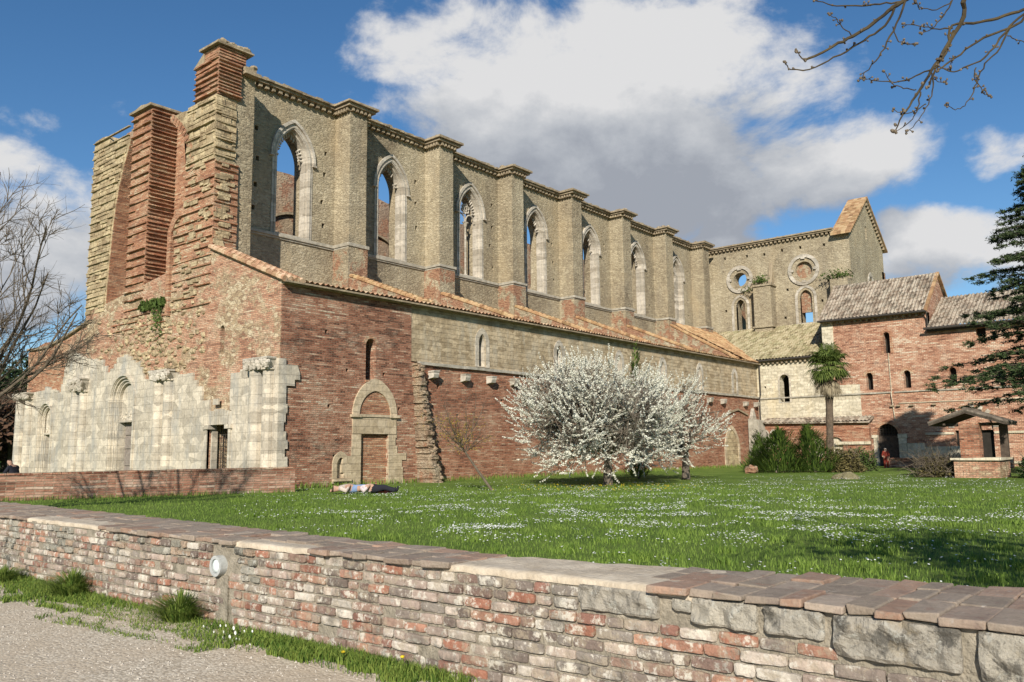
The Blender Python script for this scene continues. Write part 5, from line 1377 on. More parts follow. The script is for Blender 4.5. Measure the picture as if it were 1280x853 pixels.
def limb(mb, p, d, L, r0, r1, n=6, wander=.12, lift=0.0, sides=6):
    pts = [Vector(p)]; d = d.normalized()
    for i in range(n):
        d = (d + Vector((uni(-1, 1), uni(-1, 1), uni(-1, 1))) * wander + Vector((0, 0, lift))).normalized(); pts.append(pts[-1] + d * (L / n))
    mb.tube(pts, [r0 + (r1 - r0) * i / n for i in range(n + 1)], sides, False); return pts, d
def blossom_tree(name, base, crown_c, crown_r, trunk_h, nlimb, nshoot, label, seed, fill=1.0, trunk_r=.16):
    random.seed(seed)
    root = empty(name, base, label, 'tree', 'blossoming trees before the aisle wall')
    wood = MB(); bl = MB(); cc = Vector(crown_c); cr = Vector(crown_r)
    tp, d = limb(wood, base, Vector((uni(-.1, .1), uni(-.1, .1), 1)), trunk_h, trunk_r * 1.2, trunk_r * .8, 5, .05, 0, 9)
    nodes = []
    for i in range(nlimb):
        a = 2 * PI * i / nlimb + uni(-.3, .3); el = uni(.05, 1.0); tgt = cc + Vector((cr.x * .75 * math.cos(a) * math.cos(el), cr.y * .75 * math.sin(a) * math.cos(el), cr.z * .8 * math.sin(el) - .2))
        st = tp[-1 - (i % 2)]; L = (tgt - st).length; pts, dd = limb(wood, st, (tgt - st), L * .98, .085, .025, 8, .10, .03, 5); nodes += pts[2:]
        for k in range(7):
            q = random.choice(pts[2:]); dv = rdir(tgt - st, uni(.5, 1.2)); pp, _ = limb(wood, q, dv, L * uni(.3, .55), .03, .012, 5, .14, .05, 4); nodes += pp[1:]
    M_ = 0
    while M_ < nshoot:
        # random point in the crown, biased to the outside
        v = Vector((random.gauss(0, 1), random.gauss(0, 1), random.gauss(0, 1))).normalized() * (rnd() ** .42)
        p = cc + Vector((v.x * cr.x, v.y * cr.y, v.z * cr.z))
        if p.z < (1.15 if Vector((p.x - base[0], p.y - base[1])).length < 1.9 else .45): continue
        if noise.noise(p * .75 + Vector((seed, 0, 0))) < -.12 + (1 - fill): continue
        nd = min(random.sample(nodes, min(60, len(nodes))), key=lambda q: (q - p).length_squared)
        if (nd - p).length > 1.6: 
            if rnd() > .25: continue
        M_ += 1
        wood.tube([nd, (nd + p) / 2 + Vector((0, 0, .1)), p], [.012, .008, .005], 3, False)
        out = (v * 1.0 + Vector((uni(-.9, .9), uni(-.9, .9), uni(-.35, .9)))).normalized(); Ls = uni(.3, .85); pts = [p]; dd = out
        for i in range(4): dd = (dd + Vector((uni(-.15, .15), uni(-.15, .15), .10))).normalized(); pts.append(pts[-1] + dd * Ls / 4)
        wood.tube(pts, [.006, .005, .004, .003, .002], 3, False)
        for i in range(int(62 * Ls / .6)):
            t = uni(0, 3.999); q = pts[int(t)].lerp(pts[int(t) + 1], t % 1); s = uni(.013, .030); c = q + Vector((uni(-1, 1), uni(-1, 1), uni(-1, 1))) * .026
            a = Vector((uni(-1, 1), uni(-1, 1), uni(-1, 1))).normalized(); b = a.orthogonal().normalized(); 
            bl.quad(tuple(c + a * s), tuple(c + b * s), tuple(c - a * s), tuple(c - b * s))
    wood.build('trunk', M['bark'], root); bl.build('crown', M['blossom'], root)
b1 = at(760, 607, 'Z', 0)
def depthpt(u, v, ref):   # point on the ray at the same forward distance as ref
    D = (ref - CAMP).dot(FW); d = ray(u, v); return CAMP + d * (D / FPX)
c1 = depthpt(742, 528, b1)
blossom_tree('blossom_tree', tuple(b1), (c1.x, c1.y, c1.z), (3.35, 3.3, 2.3), 1.35, 13, 2200, 'white blossoming tree with wide round crown in the middle of the lawn', 11)
b2 = at(822, 598, 'Z', 0); b2 = Vector((33.5, 17.9, 0)); 
c2 = depthpt(812, 530, b2)
blossom_tree('blossom_tree', tuple(b2), (c2.x, c2.y, c2.z), (3.1, 3.3, 2.1), 1.2, 10, 950, 'smaller looser white blossoming tree right behind the wide one', 23, .86)
# young leaning tree
random.seed(5); p0 = at(615, 613, 'Z', 0); yt = empty('young_tree', tuple(p0), 'small leaning young tree with bare twigs and yellow buds by the brick wall', 'tree')
w = MB(); lf = MB(); e = depthpt(578, 560, p0); pts = [p0, p0.lerp(e, .5) + Vector((.02, 0, -.05)), e]; w.tube(pts, [.05, .042, .035], 7)
for i in range(16):
    tgt = depthpt(random.gauss(572, 24), uni(470, 560), p0) + FW * uni(-.5, .5); pp, dd = limb(w, e if i % 2 else pts[1].lerp(e, .8), tgt - e, (tgt - e).length, .018, .005, 6, .14, .05, 4)
    for q in pp[1:]:
        for _ in range(4):
            tw, _d = limb(w, q, rdir(dd, uni(.4, 1.2)), uni(.25, .7), .005, .002, 3, .2, .05, 3)
            for t_ in tw[1:]:
                if rnd() < .45 and t_.z < 2.6: 
                    for _ in range(2): c = t_ + Vector((uni(-1, 1), uni(-1, 1), uni(-1, 1))) * .05; a = Vector((uni(-1, 1), uni(-1, 1), uni(-1, 1))).normalized() * .022; b = a.orthogonal(); lf.quad(tuple(c + a), tuple(c + b), tuple(c - a), tuple(c - b))
w.build('trunk', M['twig'], yt); lf.build('buds', M['yellowleaf'], yt)

# bare tree at the left edge
def bare_tree(base, H, seed, label, group=None, tgts=(), r=.16, sub=(8, 7, 4), cat='tree'):
    random.seed(seed); root = empty('bare_tree', tuple(base), label, cat, group); w = MB(); tw = MB()
    base = Vector(base); tp, d = limb(w, base, Vector((0, 0, 1)), H, r, r * .75, 6, .06, 0, 10)
    for tg in tgts:
        tg = Vector(tg); st = tp[-1 - int(rnd() * 3)]; L = (tg - st).length; p1, d1 = limb(w, st, tg - st, L, r * .30, .014, 10, .12, .03, 7)
        for i in range(sub[0]):
            k = 2 + int(rnd() * 8); q = p1[k]; L2 = L * uni(.25, .5) * (1.15 - k / 14); p2, d2 = limb(w, q, rdir(p1[k] - p1[k - 1], uni(.4, 1.0)), L2, .019 * (1.3 - k / 11), .006, 7, .14, .05, 5)
            for j in range(sub[1]):
                m = 1 + int(rnd() * 6); q2 = p2[m]; p3, d3 = limb(tw, q2, rdir(p2[m] - p2[m - 1], uni(.4, 1.0)), L2 * uni(.25, .6), .009, .004, 5, .17, .04, 4)
                for s in range(sub[2]):
                    n_ = 1 + int(rnd() * 4); limb(tw, p3[n_], rdir(p3[n_] - p3[n_ - 1], uni(.4, 1.0)), uni(.15, .55), .0045, .002, 4, .18, .03, 3)
    w.build('trunk', M['bark_grey'], root); tw.build('twigs', M['twig'], root); return root
bb = Vector((6.6, 21.6, 0))
D0 = bb
tg = [depthpt(u, v, D0) + FW * o for u, v, o in ((30, 215, .8), (75, 250, -1), (100, 300, 0), (135, 400, .5), (60, 350, 1.0), (20, 300, -.5), (-60, 200, 0), (-160, 230, 1), (150, 440, -.4), (60, 420, .2), (-200, 380, 0))]
bare_tree(bb, 2.3, 31, 'bare grey leafless tree reaching in from the left edge before the church', None, tg)

# ------------------------------------------------------------------ overhanging budding branch at the top right
random.seed(77)
ot = empty('budding_tree', (1.5, -5.2, -.3), 'overhanging bare tree branch with swelling buds at the top right', 'tree')
w = MB(); bd = MB()
def near(u, v, D): return CAMP + ray(u, v) * (D / FPX)
tb = Vector((1.5, -5.2, -.3)); w.tube([tb, tb + Vector((.1, .1, 1.8)), tb + Vector((.3, .5, 3.2))], [.22, .17, .14], 12)
def br(pts, r0, r1, D=4.2, n=7):
    P = [near(u, v, D + dd) for (u, v, dd) in pts]
    # smooth by catmull
    Q = []
    for i in range(len(P) - 1):
        a = P[max(i - 1, 0)]; b = P[i]; c = P[i + 1]; d = P[min(i + 2, len(P) - 1)]
        for k in range(4):
            t = k / 4; Q.append(.5 * ((2 * b) + (c - a) * t + (2 * a - 5 * b + 4 * c - d) * t * t + (3 * b - a - 3 * c + d) * t ** 3) + Vector((uni(-1, 1), uni(-1, 1), uni(-1, 1))) * .004)
    Q.append(P[-1]); m = len(Q); w.tube(Q, [(r0 + (r1 - r0) * i / (m - 1)) * uni(.72, .9) for i in range(m)], n)
    return Q
def buds(Q, n, s=.010):
    for _ in range(n):
        i = int(uni(len(Q) * .35, len(Q) - 1)); q = Q[i]; o = Vector((uni(-1, 1), uni(-1, 1), uni(-.3, 1))).normalized() * .015
        w.tube([q, q + o], .0022, 4); bd.blob(tuple(q + o * 1.3), (s * uni(.6, 1), s * uni(.6, 1), s * uni(.7, 1.2)), .2, 6, 4)
    for _ in range(3): bd.blob(tuple(Q[-1] + Vector((uni(-1, 1), uni(-1, 1), uni(-1, 1))) * .008), (s, s, s), .2, 6, 4)
hub1 = (1330, -130, .3)
main = br([(1440, -420, 1.2), (1330, -130, .3), (1217, -20, 0), (1205, 20, 0), (1180, 65, 0), (1160, 95, 0), (1145, 120, 0), (1128, 145, 0), (1117, 165, 0)], .020, .003); buds(main, 8)
w.tube([tb + Vector((.3, .5, 3.2)), near(1440, -420, 5.4)], [.09, .03], 9)
for pts, r0, r1, nb in (
    ([(1330, -130, .3), (1200, -40, .1), (1128, 2, 0), (1110, 14, 0), (1085, 35, 0), (1060, 48, 0), (1035, 62, 0), (1005, 76, 0)], .016, .007, 7),
    ([(1005, 76, 0), (998, 68, 0), (996, 63, 0)], .004, .003, 4), ([(1120, 5, 0), (1106, 32, 0), (1080, 50, .05), (1050, 68, .05), (1020, 84, 0), (990, 88, 0), (981, 78, 0)], .008, .003, 7),
    ([(1125, 3, 0), (1100, 5, 0), (1070, 8, 0), (1040, 6, .0), (1019, 1, 0)], .006, .003, 6), ([(1134, -2, 0), (1120, 30, 0), (1106, 60, 0), (1090, 82, 0), (1074, 99, 0)], .007, .003, 6),
    ([(1117, 33, 0), (1122, 50, 0), (1132, 55, 0), (1145, 54, 0)], .004, .002, 7), ([(1066, 45, 0), (1055, 35, 0), (1046, 25, 0), (1038, 18, 0)], .004, .002, 4),
    ([(1170, 85, 0), (1150, 93, 0), (1125, 102, 0), (1095, 102, 0), (1080, 98, 0)], .006, .002, 9), ([(1145, 113, 0), (1130, 110, 0), (1115, 104, 0), (1105, 90, 0)], .004, .002, 6),
    ([(1190, 35, 0), (1170, 36, 0), (1150, 33, 0), (1130, 30, 0)], .005, .002, 9), ([(1290, 8, 0), (1255, 20, 0), (1225, 28, 0), (1190, 32, 0), (1185, 60, 0), (1170, 85, 0), (1160, 110, 0)], .010, .006, 6),
    ([(1290, 12, 0), (1268, 27, 0), (1245, 55, 0), (1230, 72, 0), (1205, 85, 0), (1190, 90, 0), (1172, 82, 0)], .008, .003, 8), ([(1285, 20, 0), (1262, 35, 0), (1230, 48, 0), (1200, 68, 0), (1172, 88, 0)], .009, .005, 5),
    ([(1262, 35, 0), (1250, 60, 0), (1232, 80, 0), (1222, 100, 0), (1216, 115, 0), (1206, 132, 0), (1195, 137, 0), (1184, 132, 0)], .006, .002, 9), ([(1220, 85, 0), (1218, 98, 0), (1226, 110, 0), (1232, 118, 0), (1238, 120, 0)], .004, .002, 8),
    ([(1165, 90, 0), (1166, 110, 0), (1160, 130, 0), (1148, 150, 0), (1134, 165, 0)], .005, .002, 5), ([(1150, 115, 0), (1147, 135, 0), (1140, 150, 0), (1120, 165, 0)], .005, .002, 4), ([(1158, 130, 0), (1145, 138, 0), (1130, 142, 0), (1117, 137, 0)], .004, .002, 4),
    ([(1165, 95, 0), (1172, 102, 0), (1182, 104, 0)], .003, .002, 4), ([(1190, 0, 0), (1180, 20, 0), (1165, 35, 0), (1152, 42, 0)], .005, .002, 5), ([(1190, 2, 0), (1170, 12, 0), (1150, 10, 0), (1145, 2, 0)], .004, .002, 5), ([(1260, 45, 0), (1272, 50, 0), (1282, 53, 0)], .004, .002, 3),
    ([(1192, 38, 0), (1186, 60, 0), (1180, 66, 0), (1178, 75, 0)], .006, .003, 3), ([(1195, 70, 0), (1190, 78, 0), (1187, 86, 0)], .003, .002, 2)):
    buds(br(pts, r0, r1), nb, .007)
w.build('limbs', M['bark_lichen'], ot); bd.build('buds', M['twig'], ot)

# dense tree behind the photographer, shading the near right of the lawn
def clump_leaves(mb, c, r, n, s, flat=.7):
    c = Vector(c)
    for _ in range(n):
        v = Vector((random.gauss(0, 1), random.gauss(0, 1), random.gauss(0, 1))).normalized() * rnd() ** .5
        p = c + Vector((v.x * r[0], v.y * r[1], v.z * r[2])); a = Vector((uni(-1, 1), uni(-1, 1), uni(-flat, flat))).normalized() * s * uni(.7, 1.3); b = a.orthogonal().normalized() * s * .6
        mb.quad(tuple(p - a), tuple(p + b), tuple(p + a), tuple(p - b))
random.seed(9)
M['evergreen'] = leafmat('evergreen_leaves', (.02, .045, .012), (.06, .11, .03), 2)
def shade_tree(x, y, h, r, label):
    t = empty('evergreen_tree', (x, y, -.34), label, 'tree', 'evergreen trees behind the path'); w = MB(); limb(w, (x, y, -.34), ZA, h * .8, .3, .12, 6, .04, 0, 10); w.build('trunk', M['bark_dark'], t)
    lf = MB()
    for _ in range(34): v = Vector((random.gauss(0, 1), random.gauss(0, 1), random.gauss(0, 1))).normalized() * rnd() ** .4; clump_leaves(lf, (x + v.x * r, y + v.y * r, h + v.z * r * .75), (1.0, 1.0, .7), 42, .10)
    lf.build('crown', M['evergreen'], t)
def shade_at(u, v, h, r, lab):
    p = at(u, v, 'Z', 0); q = p + sun_from * (h / math.tan(SUN_EL)); shade_tree(q.x, q.y, h, r, lab)
shade_at(1240, 700, 6.2, 1.9, 'dark evergreen tree standing across the path behind the viewpoint')

# ------------------------------------------------------------------ palm
random.seed(3)
pb = Vector((50, 17.3, 0)); pt = at(1036, 462, 'X', 50); palm = empty('palm_tree', tuple(pb), 'tall fan palm with shaggy brown skirt among the bushes before the wing', 'palm tree')
M['palmbark'] = mat_plain('fibrous_palm_trunk', (.06, .045, .035), (.16, .12, .085), 5, .05)
M['frond'] = leafmat('palm_fronds', (.045, .075, .015), (.18, .23, .06), 2, .5, .25); M['deadfrond'] = leafmat('dead_fronds', (.10, .08, .05), (.30, .25, .17), 2, .9, .1)
w = MB(); pts = [pb.lerp(Vector((pt.x, pt.y, pt.z)), k / 14) for k in range(15)]; w.tube(pts, [.22 + uni(-.02, .02) for _ in range(13)] + [.26, .28], 10); w.build('trunk', M['palmbark'], palm)
def frond(mb, o, d, L, fan, n=15, droop=.3):
    d = d.normalized(); side = d.cross(ZA).normalized(); upv = side.cross(d); c = o + d * L * .5
    mb.tube([o, c], .015, 3, False)
    for k in range(n):
        a = (k / (n - 1) - .5) * fan; v = d * math.cos(a) + side * math.sin(a); l = L * .55 * uni(.85, 1.1); w_ = .035
        q = v.cross(upv).normalized() * w_; m = c + v * l * .6 + upv * .03; e = c + v * l - ZA * l * droop * uni(.5, 1.2)
        k0 = len(mb.v); mb.v += [tuple(c), tuple(m + q), tuple(e), tuple(m - q)]; mb.f.append((k0, k0 + 1, k0 + 2, k0 + 3)); mb.mi.append(0)
g = MB(); dd_ = MB(); ctr = Vector((pt.x, pt.y, pt.z + .15))
for i in range(64):
    a = uni(0, 2 * PI); el = uni(-.6, 1.35); frond(g, ctr + Vector((0, 0, uni(-.2, .2))), Vector((math.cos(a) * math.cos(el), math.sin(a) * math.cos(el), math.sin(el))), uni(1.15, 1.6), 2.5, 16, .3 + .2 * rnd())
for i in range(34):
    a = uni(0, 2 * PI); el = uni(-1.35, -.55); frond(dd_, ctr + Vector((0, 0, uni(-.7, -.1))), Vector((math.cos(a) * math.cos(el), math.sin(a) * math.cos(el), math.sin(el))), uni(.8, 1.3), 1.6, 11, .6)
g.build('crown', M['frond'], palm); dd_.build('dead_skirt', M['deadfrond'], palm)

# ------------------------------------------------------------------ bushes
M['juniper'] = leafmat('juniper_sprays', (.025, .055, .012), (.12, .18, .03), 1.5, .8, .15); M['bushleaf'] = leafmat('bush_leaves', (.03, .055, .015), (.11, .15, .04), 2, .8, .2); M['brownbush'] = leafmat('brown_bush_leaves', (.07, .06, .025), (.18, .15, .06), 2, .8, .2)
def conical(base, h, r, n, mat, label, name='juniper_shrub', lean=(0, 0), group=None, cat='shrub'):
    t = empty(name, tuple(base), label, cat, group); lf = MB(); w = MB(); w.tube([base, Vector(base) + Vector((lean[0], lean[1], h * .7))], [.08, .02], 6); w.build('stem', M['bark'], t)
    sd = uni(0, 90)
    for _ in range(n):
        f = rnd() ** 1.2; a = uni(0, 2 * PI); irr = 1 + .9 * noise.noise(Vector((math.cos(a) * 1.4 + sd, math.sin(a) * 1.4, f * 3.2)))
        q = r * (1 - f) ** .8 * irr * rnd() ** .4 * .85
        p = Vector(base) + Vector((q * math.cos(a) + lean[0] * f, q * math.sin(a) + lean[1] * f, h * f * (.75 + .3 * irr))); d = Vector((math.cos(a) + uni(-.3, .3), math.sin(a) + uni(-.3, .3), uni(.5, 1.5))).normalized()
        l = uni(.25, .7) * (1 - .4 * f); s = d.cross(ZA).normalized() * uni(.025, .05)
        lf.quad(tuple(p - s), tuple(p + d * l * .6 + s * .4), tuple(p + d * l), tuple(p + d * l * .5 - s))
    lf.build('foliage', mat, t)
def bush(base, r, n, mat, label, name='bush', s=.06, twig=0, group=None):
    t = empty(name, tuple(base), label, 'bush', group); lf = MB(); w = MB(); b = Vector(base)
    for i in range(26): limb(w, b + Vector((uni(-.2, .2), uni(-.2, .2), 0)), Vector((uni(-1, 1), uni(-1, 1), uni(.3, 1.5))), r[2] * uni(.7, 1.2), .02, .006, 4, .15, 0, 4)
    for i in range(twig): 
        st = b + Vector((uni(-r[0], r[0]) * .8, uni(-r[1], r[1]) * .8, uni(0, r[2]) * .8)); limb(w, st, Vector((uni(-1, 1), uni(-1, 1), uni(-.2, 1.2))), uni(.4, 1.1), .010, .004, 4, .3, 0, 3)
    w.build('stems', M['twig'], t)
    for _ in range(n):
        v = Vector((random.gauss(0, 1), random.gauss(0, 1), abs(random.gauss(0, 1)))).normalized(); f = rnd() ** .4 * (.8 + .35 * noise.noise(v * 2.3 + b)); p = b + Vector((v.x * r[0] * f, v.y * r[1] * f, v.z * r[2] * f)); 
        a = Vector((uni(-1, 1), uni(-1, 1), uni(-1, 1))).normalized() * s * uni(.7, 1.4); q = a.orthogonal() * .5; lf.quad(tuple(p - a), tuple(p + q), tuple(p + a), tuple(p - q))
    lf.build('foliage', mat, t)
random.seed(15)
def G(u, v): return at(u, v, 'Z', 0)
conical(Vector((45, 18.5, 0)), 2.1, 2.1, 4200, M['juniper'], 'feathery green juniper shrub, left one of two, before the chapel wall', lean=(.2, -.2), group='juniper shrubs before the chapel wall')
conical(Vector((46.5, 16.9, 0)), 2.2, 1.9, 3900, M['juniper'], 'feathery green juniper shrub, right one of two, nearer the palm', lean=(-.2, .3), group='juniper shrubs before the chapel wall')
conical(Vector((47.0, 20.3, 0)), 1.9, .8, 1500, M['juniper'], 'small dark shrub between the blossom tree and the junipers', group=None)
bush(Vector((47.2, 15.6, 0)), (1.15, 1.3, 1.55), 3600, M['brownbush'], 'olive brown bush at the foot of the palm', s=.07, twig=60)
bush(Vector((49.6, 15.35, 0)), (.95, 1.05, 1.6), 3200, M['bushleaf'], 'rounded green bush right of the palm', s=.06)
bush(Vector((40.3, 9.15, 0)), (1.1, 1.25, 1.0), 2200, M['brownbush'], 'low tangled brown bush left of the brick canopy shelter', s=.045, twig=420)
bush(Vector((40.2, 5.5, 0)), (1.2, .9, 1.3), 2800, M['evergreen'], 'dark bush in shade at the right edge below the conifer', s=.07)
mb = MB(); p = G(1058, 599); mb.blob((p.x, p.y, 0), (.4, .5, .26), .2, 14, 9); o = mb.build('straw_mound', mat_plain('dry_grass_mound', (.13, .12, .06), (.27, .23, .14), 12, .06)); tag(o, 'small dry grass mound on the lawn before the palm', 'mound')
mb = MB(); p = Vector((43.4, 19.0, 0))
mb.blob((p.x, p.y + .3, .14), (.24, .34, .3), .35, 10, 7)
o = mb.build('boulder', M['rubble_base'])
tag(o, 'grey rock under the left juniper shrub', 'rock')
# stems plant on the canopy
# ------------------------------------------------------------------ brick canopy shelter
sh = empty('canopy_shelter', (40.5, 7.7, 0), 'small open brick shelter with tiled pitched roof on a stone base', 'shelter')
mb = MB(); mb.box((39.4, 6.75, -.2), (41.8, 8.45, .74), .01); mb.build('base', M['brick_rubble'], sh)
mb = MB(); mb.box((39.3, 6.65, .742), (41.9, 8.55, .84), .015); mb.build('base_slab', M['white_stone'], sh)
mb = MB(); mb.box((39.42, 7.42, .842), (40.1, 8.16, 2.3), .01); mb.build('brick_pillar', M['brick'], sh)
mb = MB(); mb.box((41.4, 6.7, .842), (41.7, 7.0, 2.3)); mb.build('post', M['wood_dark'], sh)
mb = MB(); mb.box((39.95, 6.6, 2.2), (40.1, 9.1, 2.3)); mb.box((41.5, 6.6, 2.2), (41.65, 9.1, 2.3))
for k in range(6): y = 6.5 + k * .55; mb.box((39.5, y, 2.22), (42.0, y + .08, 2.3))
slab(mb, (39.25, 9.28, 2.24), (42.25, 9.28, 2.24), (0, 7.85 - 9.28, .5), .04); slab(mb, (39.25, 6.42, 2.24), (42.25, 6.42, 2.24), (0, 7.85 - 6.42, .5), .04)  # dark boards under both slopes paint in the shade of the roof underside
mb.build('beams_and_shade_boards', M['wood_dark'], sh)
mb = MB(); yr = 7.85
slab(mb, (39.3, 9.25, 2.3), (42.2, 9.25, 2.3), (0, yr - 9.25, .5), .07); slab(mb, (39.3, 6.45, 2.3), (42.2, 6.45, 2.3), (0, yr - 6.45, .5), .07)
for s in range(11):
    x = 39.32 + s * .27
    mb.tube([(x, 9.3, 2.31), (x, yr, 2.83)], .08, 6); mb.tube([(x, 6.4, 2.31), (x, yr, 2.83)], .08, 6)
mb.tube([(39.25, yr, 2.87), (42.25, yr, 2.87)], .1, 7); mb.build('roof', mat_plain('dark_roof_tiles', (.06, .048, .038), (.20, .165, .13), 5, .03), sh)
mb = MB(); mb.box((58.5, 9.3, -.2), (59.0, 16.6, .55), .01); mb.box((58.45, 9.3, .55), (59.05, 16.6, .62), .015)
o = mb.build('garden_wall', M['brick_low']); tag(o, 'low dark garden wall in front of the arched doorway', 'wall')
mb = MB(); mb.box((57.2, 18.5, -.1), (57.7, 20.3, .35), .01); mb.box((57.1, 18.4, .351), (57.8, 20.4, .45), .01); o = mb.build('stone_bench', M['white_stone']); tag(o, 'low stone bench left of the person in red', 'bench')

# ------------------------------------------------------------------ conifer at the right edge
random.seed(41)
cb = at(1368, 600, 'X', 44.2); cb.z = 0; ct = empty('cedar_tree', tuple(cb), 'big dark conifer with drooping layered branches at the right edge', 'conifer')
M['cedar'] = leafmat('cedar_needles', (.018, .036, .012), (.075, .105, .04), 1.5, .85, .15)
w = MB(); lf = MB(); limb(w, cb, ZA, 15.6, .36, .04, 12, .015, 0, 10)
z = 3.3
while z < 15.2:
    for k in range(12):
        a = uni(0, 2 * PI); Lb = (5.9 * (1 - (z / 16) ** 1.6) + .3) * uni(.75, 1.1); p, d = limb(w, cb + Vector((0, 0, z)), Vector((math.cos(a), math.sin(a), .22)), Lb, .05, .012, 8, .05, -.05, 4)
        for i in range(1, 9):
            for s in range(6):
                dv = rdir(p[i] - p[i - 1], uni(.5, 1.3)); dv.z *= .25; dv.z -= .12; l = uni(.35, 1.0) * (1.25 - i / 12); q = p[i] + dv * l; w.tube([p[i], q], .006, 3, False)
                for t in range(15):
                    f = uni(.1, 1.05); c = p[i].lerp(q, f) + Vector((uni(-.06, .06), uni(-.06, .06), uni(-.07, .03))); e = Vector((uni(-1, 1), uni(-1, 1), uni(-.5, .7))).normalized() * uni(.08, .18); b = e.orthogonal().normalized() * .032
                    lf.quad(tuple(c - b), tuple(c + e), tuple(c + b))
    z += .5
w.build('trunk', M['bark_dark'], ct); lf.build('crown', M['cedar'], ct)
# small dark cypress tip on the aisle wall side
conical(Vector((34.0, 20.6, 0)), 5.4, .45, 1500, M['juniper'], 'slender dark cypress rising behind the blossom trees', name='cypress_tree', cat='tree')

# ------------------------------------------------------------------ woods and hill on the left
random.seed(51)
M['wood1'] = leafmat('dark_wood_leaves', (.012, .025, .008), (.04, .06, .02), .3, .9, .1); M['wood2'] = leafmat('brown_winter_twigs', (.06, .035, .022), (.14, .08, .05), .3, .9, .1)
def far_tree(x, y, h, r, mat, label, grp):
    z0 = hill_h(x, y); t = empty('woodland_tree', (x, y, z0 - .3), label, 'tree', grp); w = MB(); w.tube([(x, y, z0 - .3), (x + uni(-.4, .4), y, z0 + h * .7)], [.3, .1], 6); w.build('trunk', M['bark_dark'], t)
    lf = MB()
    for _ in range(24):
        v = Vector((random.gauss(0, 1), random.gauss(0, 1), random.gauss(0, 1))).normalized() * rnd() ** .4; clump_leaves(lf, (x + v.x * r, y + v.y * r, z0 + h * .55 + v.z * h * .42), (r * .35, r * .35, r * .3), 46, .32)
    lf.build('crown', mat, t)
k = 0
for i in range(26):
    u = uni(-70, 45); D = uni(95, 150); p = CAMP + ray(u, 560).normalized() * D; br_ = i % 3 == 0 
    h = uni(11, 15) if not br_ else uni(6, 8)
    if br_: p = CAMP + ray(u, 560).normalized() * uni(80, 92)
    far_tree(p.x, p.y, h, uni(2.4, 3.4), M['wood2' if br_ else 'wood1'], 'reddish brown leafless tree at the wood edge far left' if br_ else 'dark evergreen tree in the wood far left', 'brown trees at the wood edge' if br_ else 'dark trees of the far wood')

# ------------------------------------------------------------------ people
def person(base, J, label, mats, skin_rest=None, name='person'):
    """J: dict joint -> (pos, radius); one continuous skinned body; mats: function z,key -> material index"""
    edges = [('pelvis', 'belly'), ('belly', 'chest'), ('chest', 'neck'), ('neck', 'head'), ('head', 'crown'), ('chest', 'shL'), ('shL', 'elL'), ('elL', 'haL'), ('chest', 'shR'), ('shR', 'elR'), ('elR', 'haR'), ('pelvis', 'hiL'), ('hiL', 'knL'), ('knL', 'anL'), ('anL', 'toL'), ('pelvis', 'hiR'), ('hiR', 'knR'), ('knR', 'anR'), ('anR', 'toR')]
    ks = list(J); me = bpy.data.meshes.new('person'); b = Vector(base)
    me.from_pydata([tuple(J[k][0]) for k in ks], [(ks.index(a), ks.index(c)) for a, c in edges], [])
    o = bpy.data.objects.new('tmp', me); COL.objects.link(o); md = o.modifiers.new('s', 'SKIN'); md.use_smooth_shade = True
    for i, k in enumerate(ks):
        sv = me.skin_vertices[0].data[i]; r = J[k][1]; sv.radius = r if isinstance(r, tuple) else (r, r); sv.use_root = (k == 'pelvis')
    sb = o.modifiers.new('b', 'SUBSURF'); sb.levels = 2; sb.render_levels = 2
    dg = bpy.context.evaluated_depsgraph_get(); dg.update(); me2 = bpy.data.meshes.new_from_object(o.evaluated_get(dg)); bpy.data.objects.remove(o)
    for m in mats: me2.materials.append(m)
    zone = {'pelvis': 1, 'belly': 0, 'chest': 0, 'neck': 2, 'head': 2, 'crown': 3, 'shL': 0, 'elL': 0, 'haL': 2, 'shR': 0, 'elR': 0, 'haR': 2, 'hiL': 1, 'knL': 1, 'anL': 1, 'toL': 4, 'hiR': 1, 'knR': 1, 'anR': 1, 'toR': 4}
    for p in me2.polygons:
        c = p.center; kk = min(ks, key=lambda k: (Vector(J[k][0]) - c).length); p.material_index = zone[kk]; p.use_smooth = True
    r = bpy.data.objects.new(name, me2); COL.objects.link(r); r.location = b; tag(r, label, 'person'); return r
def cloth(n, c): return mat_plain(n, tuple(x * .8 for x in c), c, 9, .01)
SK = cloth('skin', (.42, .26, .19)); HD = cloth('dark_hair', (.04, .028, .02)); HW = cloth('grey_hair', (.55, .52, .48)); RED = cloth('red_coat', (.26, .045, .03)); BLK = cloth('dark_clothes', (.02, .02, .028)); BLU = cloth('pale_blue_cloth', (.20, .28, .45)); WHT = cloth('pale_pink_shirt', (.60, .50, .50)); BGE = cloth('beige_shirt', (.52, .44, .38)); REDC = cloth('red_checked_cloth', (.45, .10, .10))
# standing person in red, built facing -X, 1.6 m
def standing(s=1.0, f=-1):
    V = lambda x, y, z: Vector((x * f * s, y * s, z * s))
    return dict(pelvis=(V(0, 0, .92), (.15, .12)), belly=(V(0, 0, 1.08), (.15, .11)), chest=(V(0, 0, 1.3), (.17, .12)), neck=(V(0, 0, 1.47), .055), head=(V(.02, 0, 1.58), (.085, .095)), crown=(V(.01, 0, 1.68), .07),
        shL=(V(0, .19, 1.38), .065), elL=(V(.02, .26, 1.12), .05), haL=(V(.14, .2, .95), .04), shR=(V(0, -.19, 1.38), .065), elR=(V(.0, -.25, 1.1), .05), haR=(V(.05, -.25, .86), .04),
        hiL=(V(0, .09, .86), .11), knL=(V(.03, .1, .48), .075), anL=(V(0, .11, .08), .05), toL=(V(.15, .12, .04), .04), hiR=(V(0, -.09, .86), .11), knR=(V(0, -.1, .48), .075), anR=(V(-.04, -.11, .08), .05), toR=(V(.11, -.12, .04), .04))
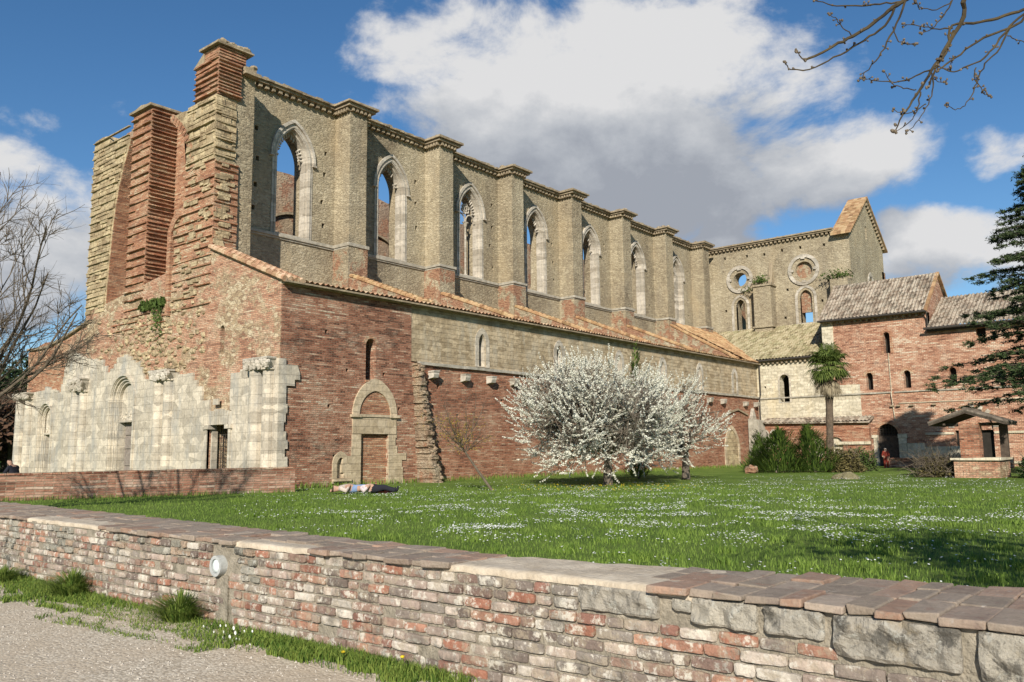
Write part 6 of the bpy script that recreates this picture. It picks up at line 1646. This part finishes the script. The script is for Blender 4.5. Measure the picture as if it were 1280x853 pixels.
pr_ = at(1108, 581, 'X', 56.5); person((pr_.x, pr_.y, -.04), standing(.78), 'person with white hair in a red coat standing by the arched doorway', [RED, RED, SK, HW, BLK])
# seated person behind the low wall at the far left
V = Vector
sit = dict(pelvis=(V((0, 0, .50)), (.16, .14)), belly=(V((-.04, 0, .66)), (.16, .13)), chest=(V((-.10, -.02, .90)), (.19, .14)), neck=(V((-.16, -.04, 1.06)), .055), head=(V((-.22, -.07, 1.15)), (.085, .10)), crown=(V((-.20, -.05, 1.25)), .075),
    shL=(V((-.09, .19, .98)), .07), elL=(V((-.24, .24, .74)), .055), haL=(V((-.42, .12, .66)), .04), shR=(V((-.11, -.22, .98)), .07), elR=(V((-.26, -.26, .74)), .055), haR=(V((-.42, -.1, .66)), .04),
    hiL=(V((-.05, .1, .48)), .11), knL=(V((-.47, .13, .52)), .075), anL=(V((-.47, .14, .08)), .05), toL=(V((-.62, .15, .04)), .04), hiR=(V((-.05, -.1, .48)), .11), knR=(V((-.47, -.13, .52)), .075), anR=(V((-.47, -.14, .08)), .05), toR=(V((-.62, -.15, .04)), .04))
ps = at(20, 592, 'Y', 31.0)
o = person((ps.x, ps.y, -.02), sit, 'person in dark clothes sitting behind the low wall at the far left', [BLK, BLK, SK, HD, BLK]); o.rotation_euler = (0, 0, -1.0)
mb = MB(); mb.box((ps.x - .3, ps.y - .3, -.1), (ps.x + .35, ps.y + .35, .36), .03); o = mb.build('stone_block', M['frame']); tag(o, 'rough stone block used as a seat behind the low wall', 'stone')
# two people lying on the lawn near the side portal
lie = dict(pelvis=(V((0, 0, .13)), (.15, .11)), belly=(V((.17, 0, .14)), (.15, .11)), chest=(V((.38, 0, .15)), (.18, .12)), neck=(V((.55, 0, .13)), .055), head=(V((.66, 0, .13)), (.085, .09)), crown=(V((.76, 0, .13)), .075),
    shL=(V((.46, .19, .14)), .06), elL=(V((.28, .34, .08)), .05), haL=(V((.1, .18, .22)), .038), shR=(V((.46, -.19, .14)), .06), elR=(V((.66, -.34, .08)), .05), haR=(V((.8, -.12, .08)), .038),
    hiL=(V((-.06, .1, .12)), .10), knL=(V((-.46, .14, .16)), .07), anL=(V((-.86, .16, .08)), .05), toL=(V((-.92, .17, .16)), .04), hiR=(V((-.06, -.1, .12)), .10), knR=(V((-.46, -.13, .12)), .07), anR=(V((-.86, -.13, .08)), .05), toR=(V((-.9, -.14, .18)), .04))
p = at(440, 617.5, 'Z', 0); o = person((p.x, p.y, 0), lie, 'person in beige and blue lying on the grass, farther from the red bag', [BGE, BLU, SK, HD, BLK]); o.rotation_euler = (0, 0, R_(150)); o.scale = (.85, .9, 1.35)
p = at(468, 617.5, 'Z', 0); o = person((p.x, p.y, 0), lie, 'person in pale pink and black lying on the grass next to the red bag', [WHT, BLK, SK, HD, BLK]); o.rotation_euler = (0, 0, R_(118)); o.scale = (.85, .9, 1.35)
mb = MB(); p = at(481, 617, 'Z', 0); mb.blob((p.x, p.y, .08), (.24, .2, .12), .3, 12, 7); o = mb.build('bag', REDC, smooth=True); tag(o, 'red bag on the grass beside the lying people', 'bag')
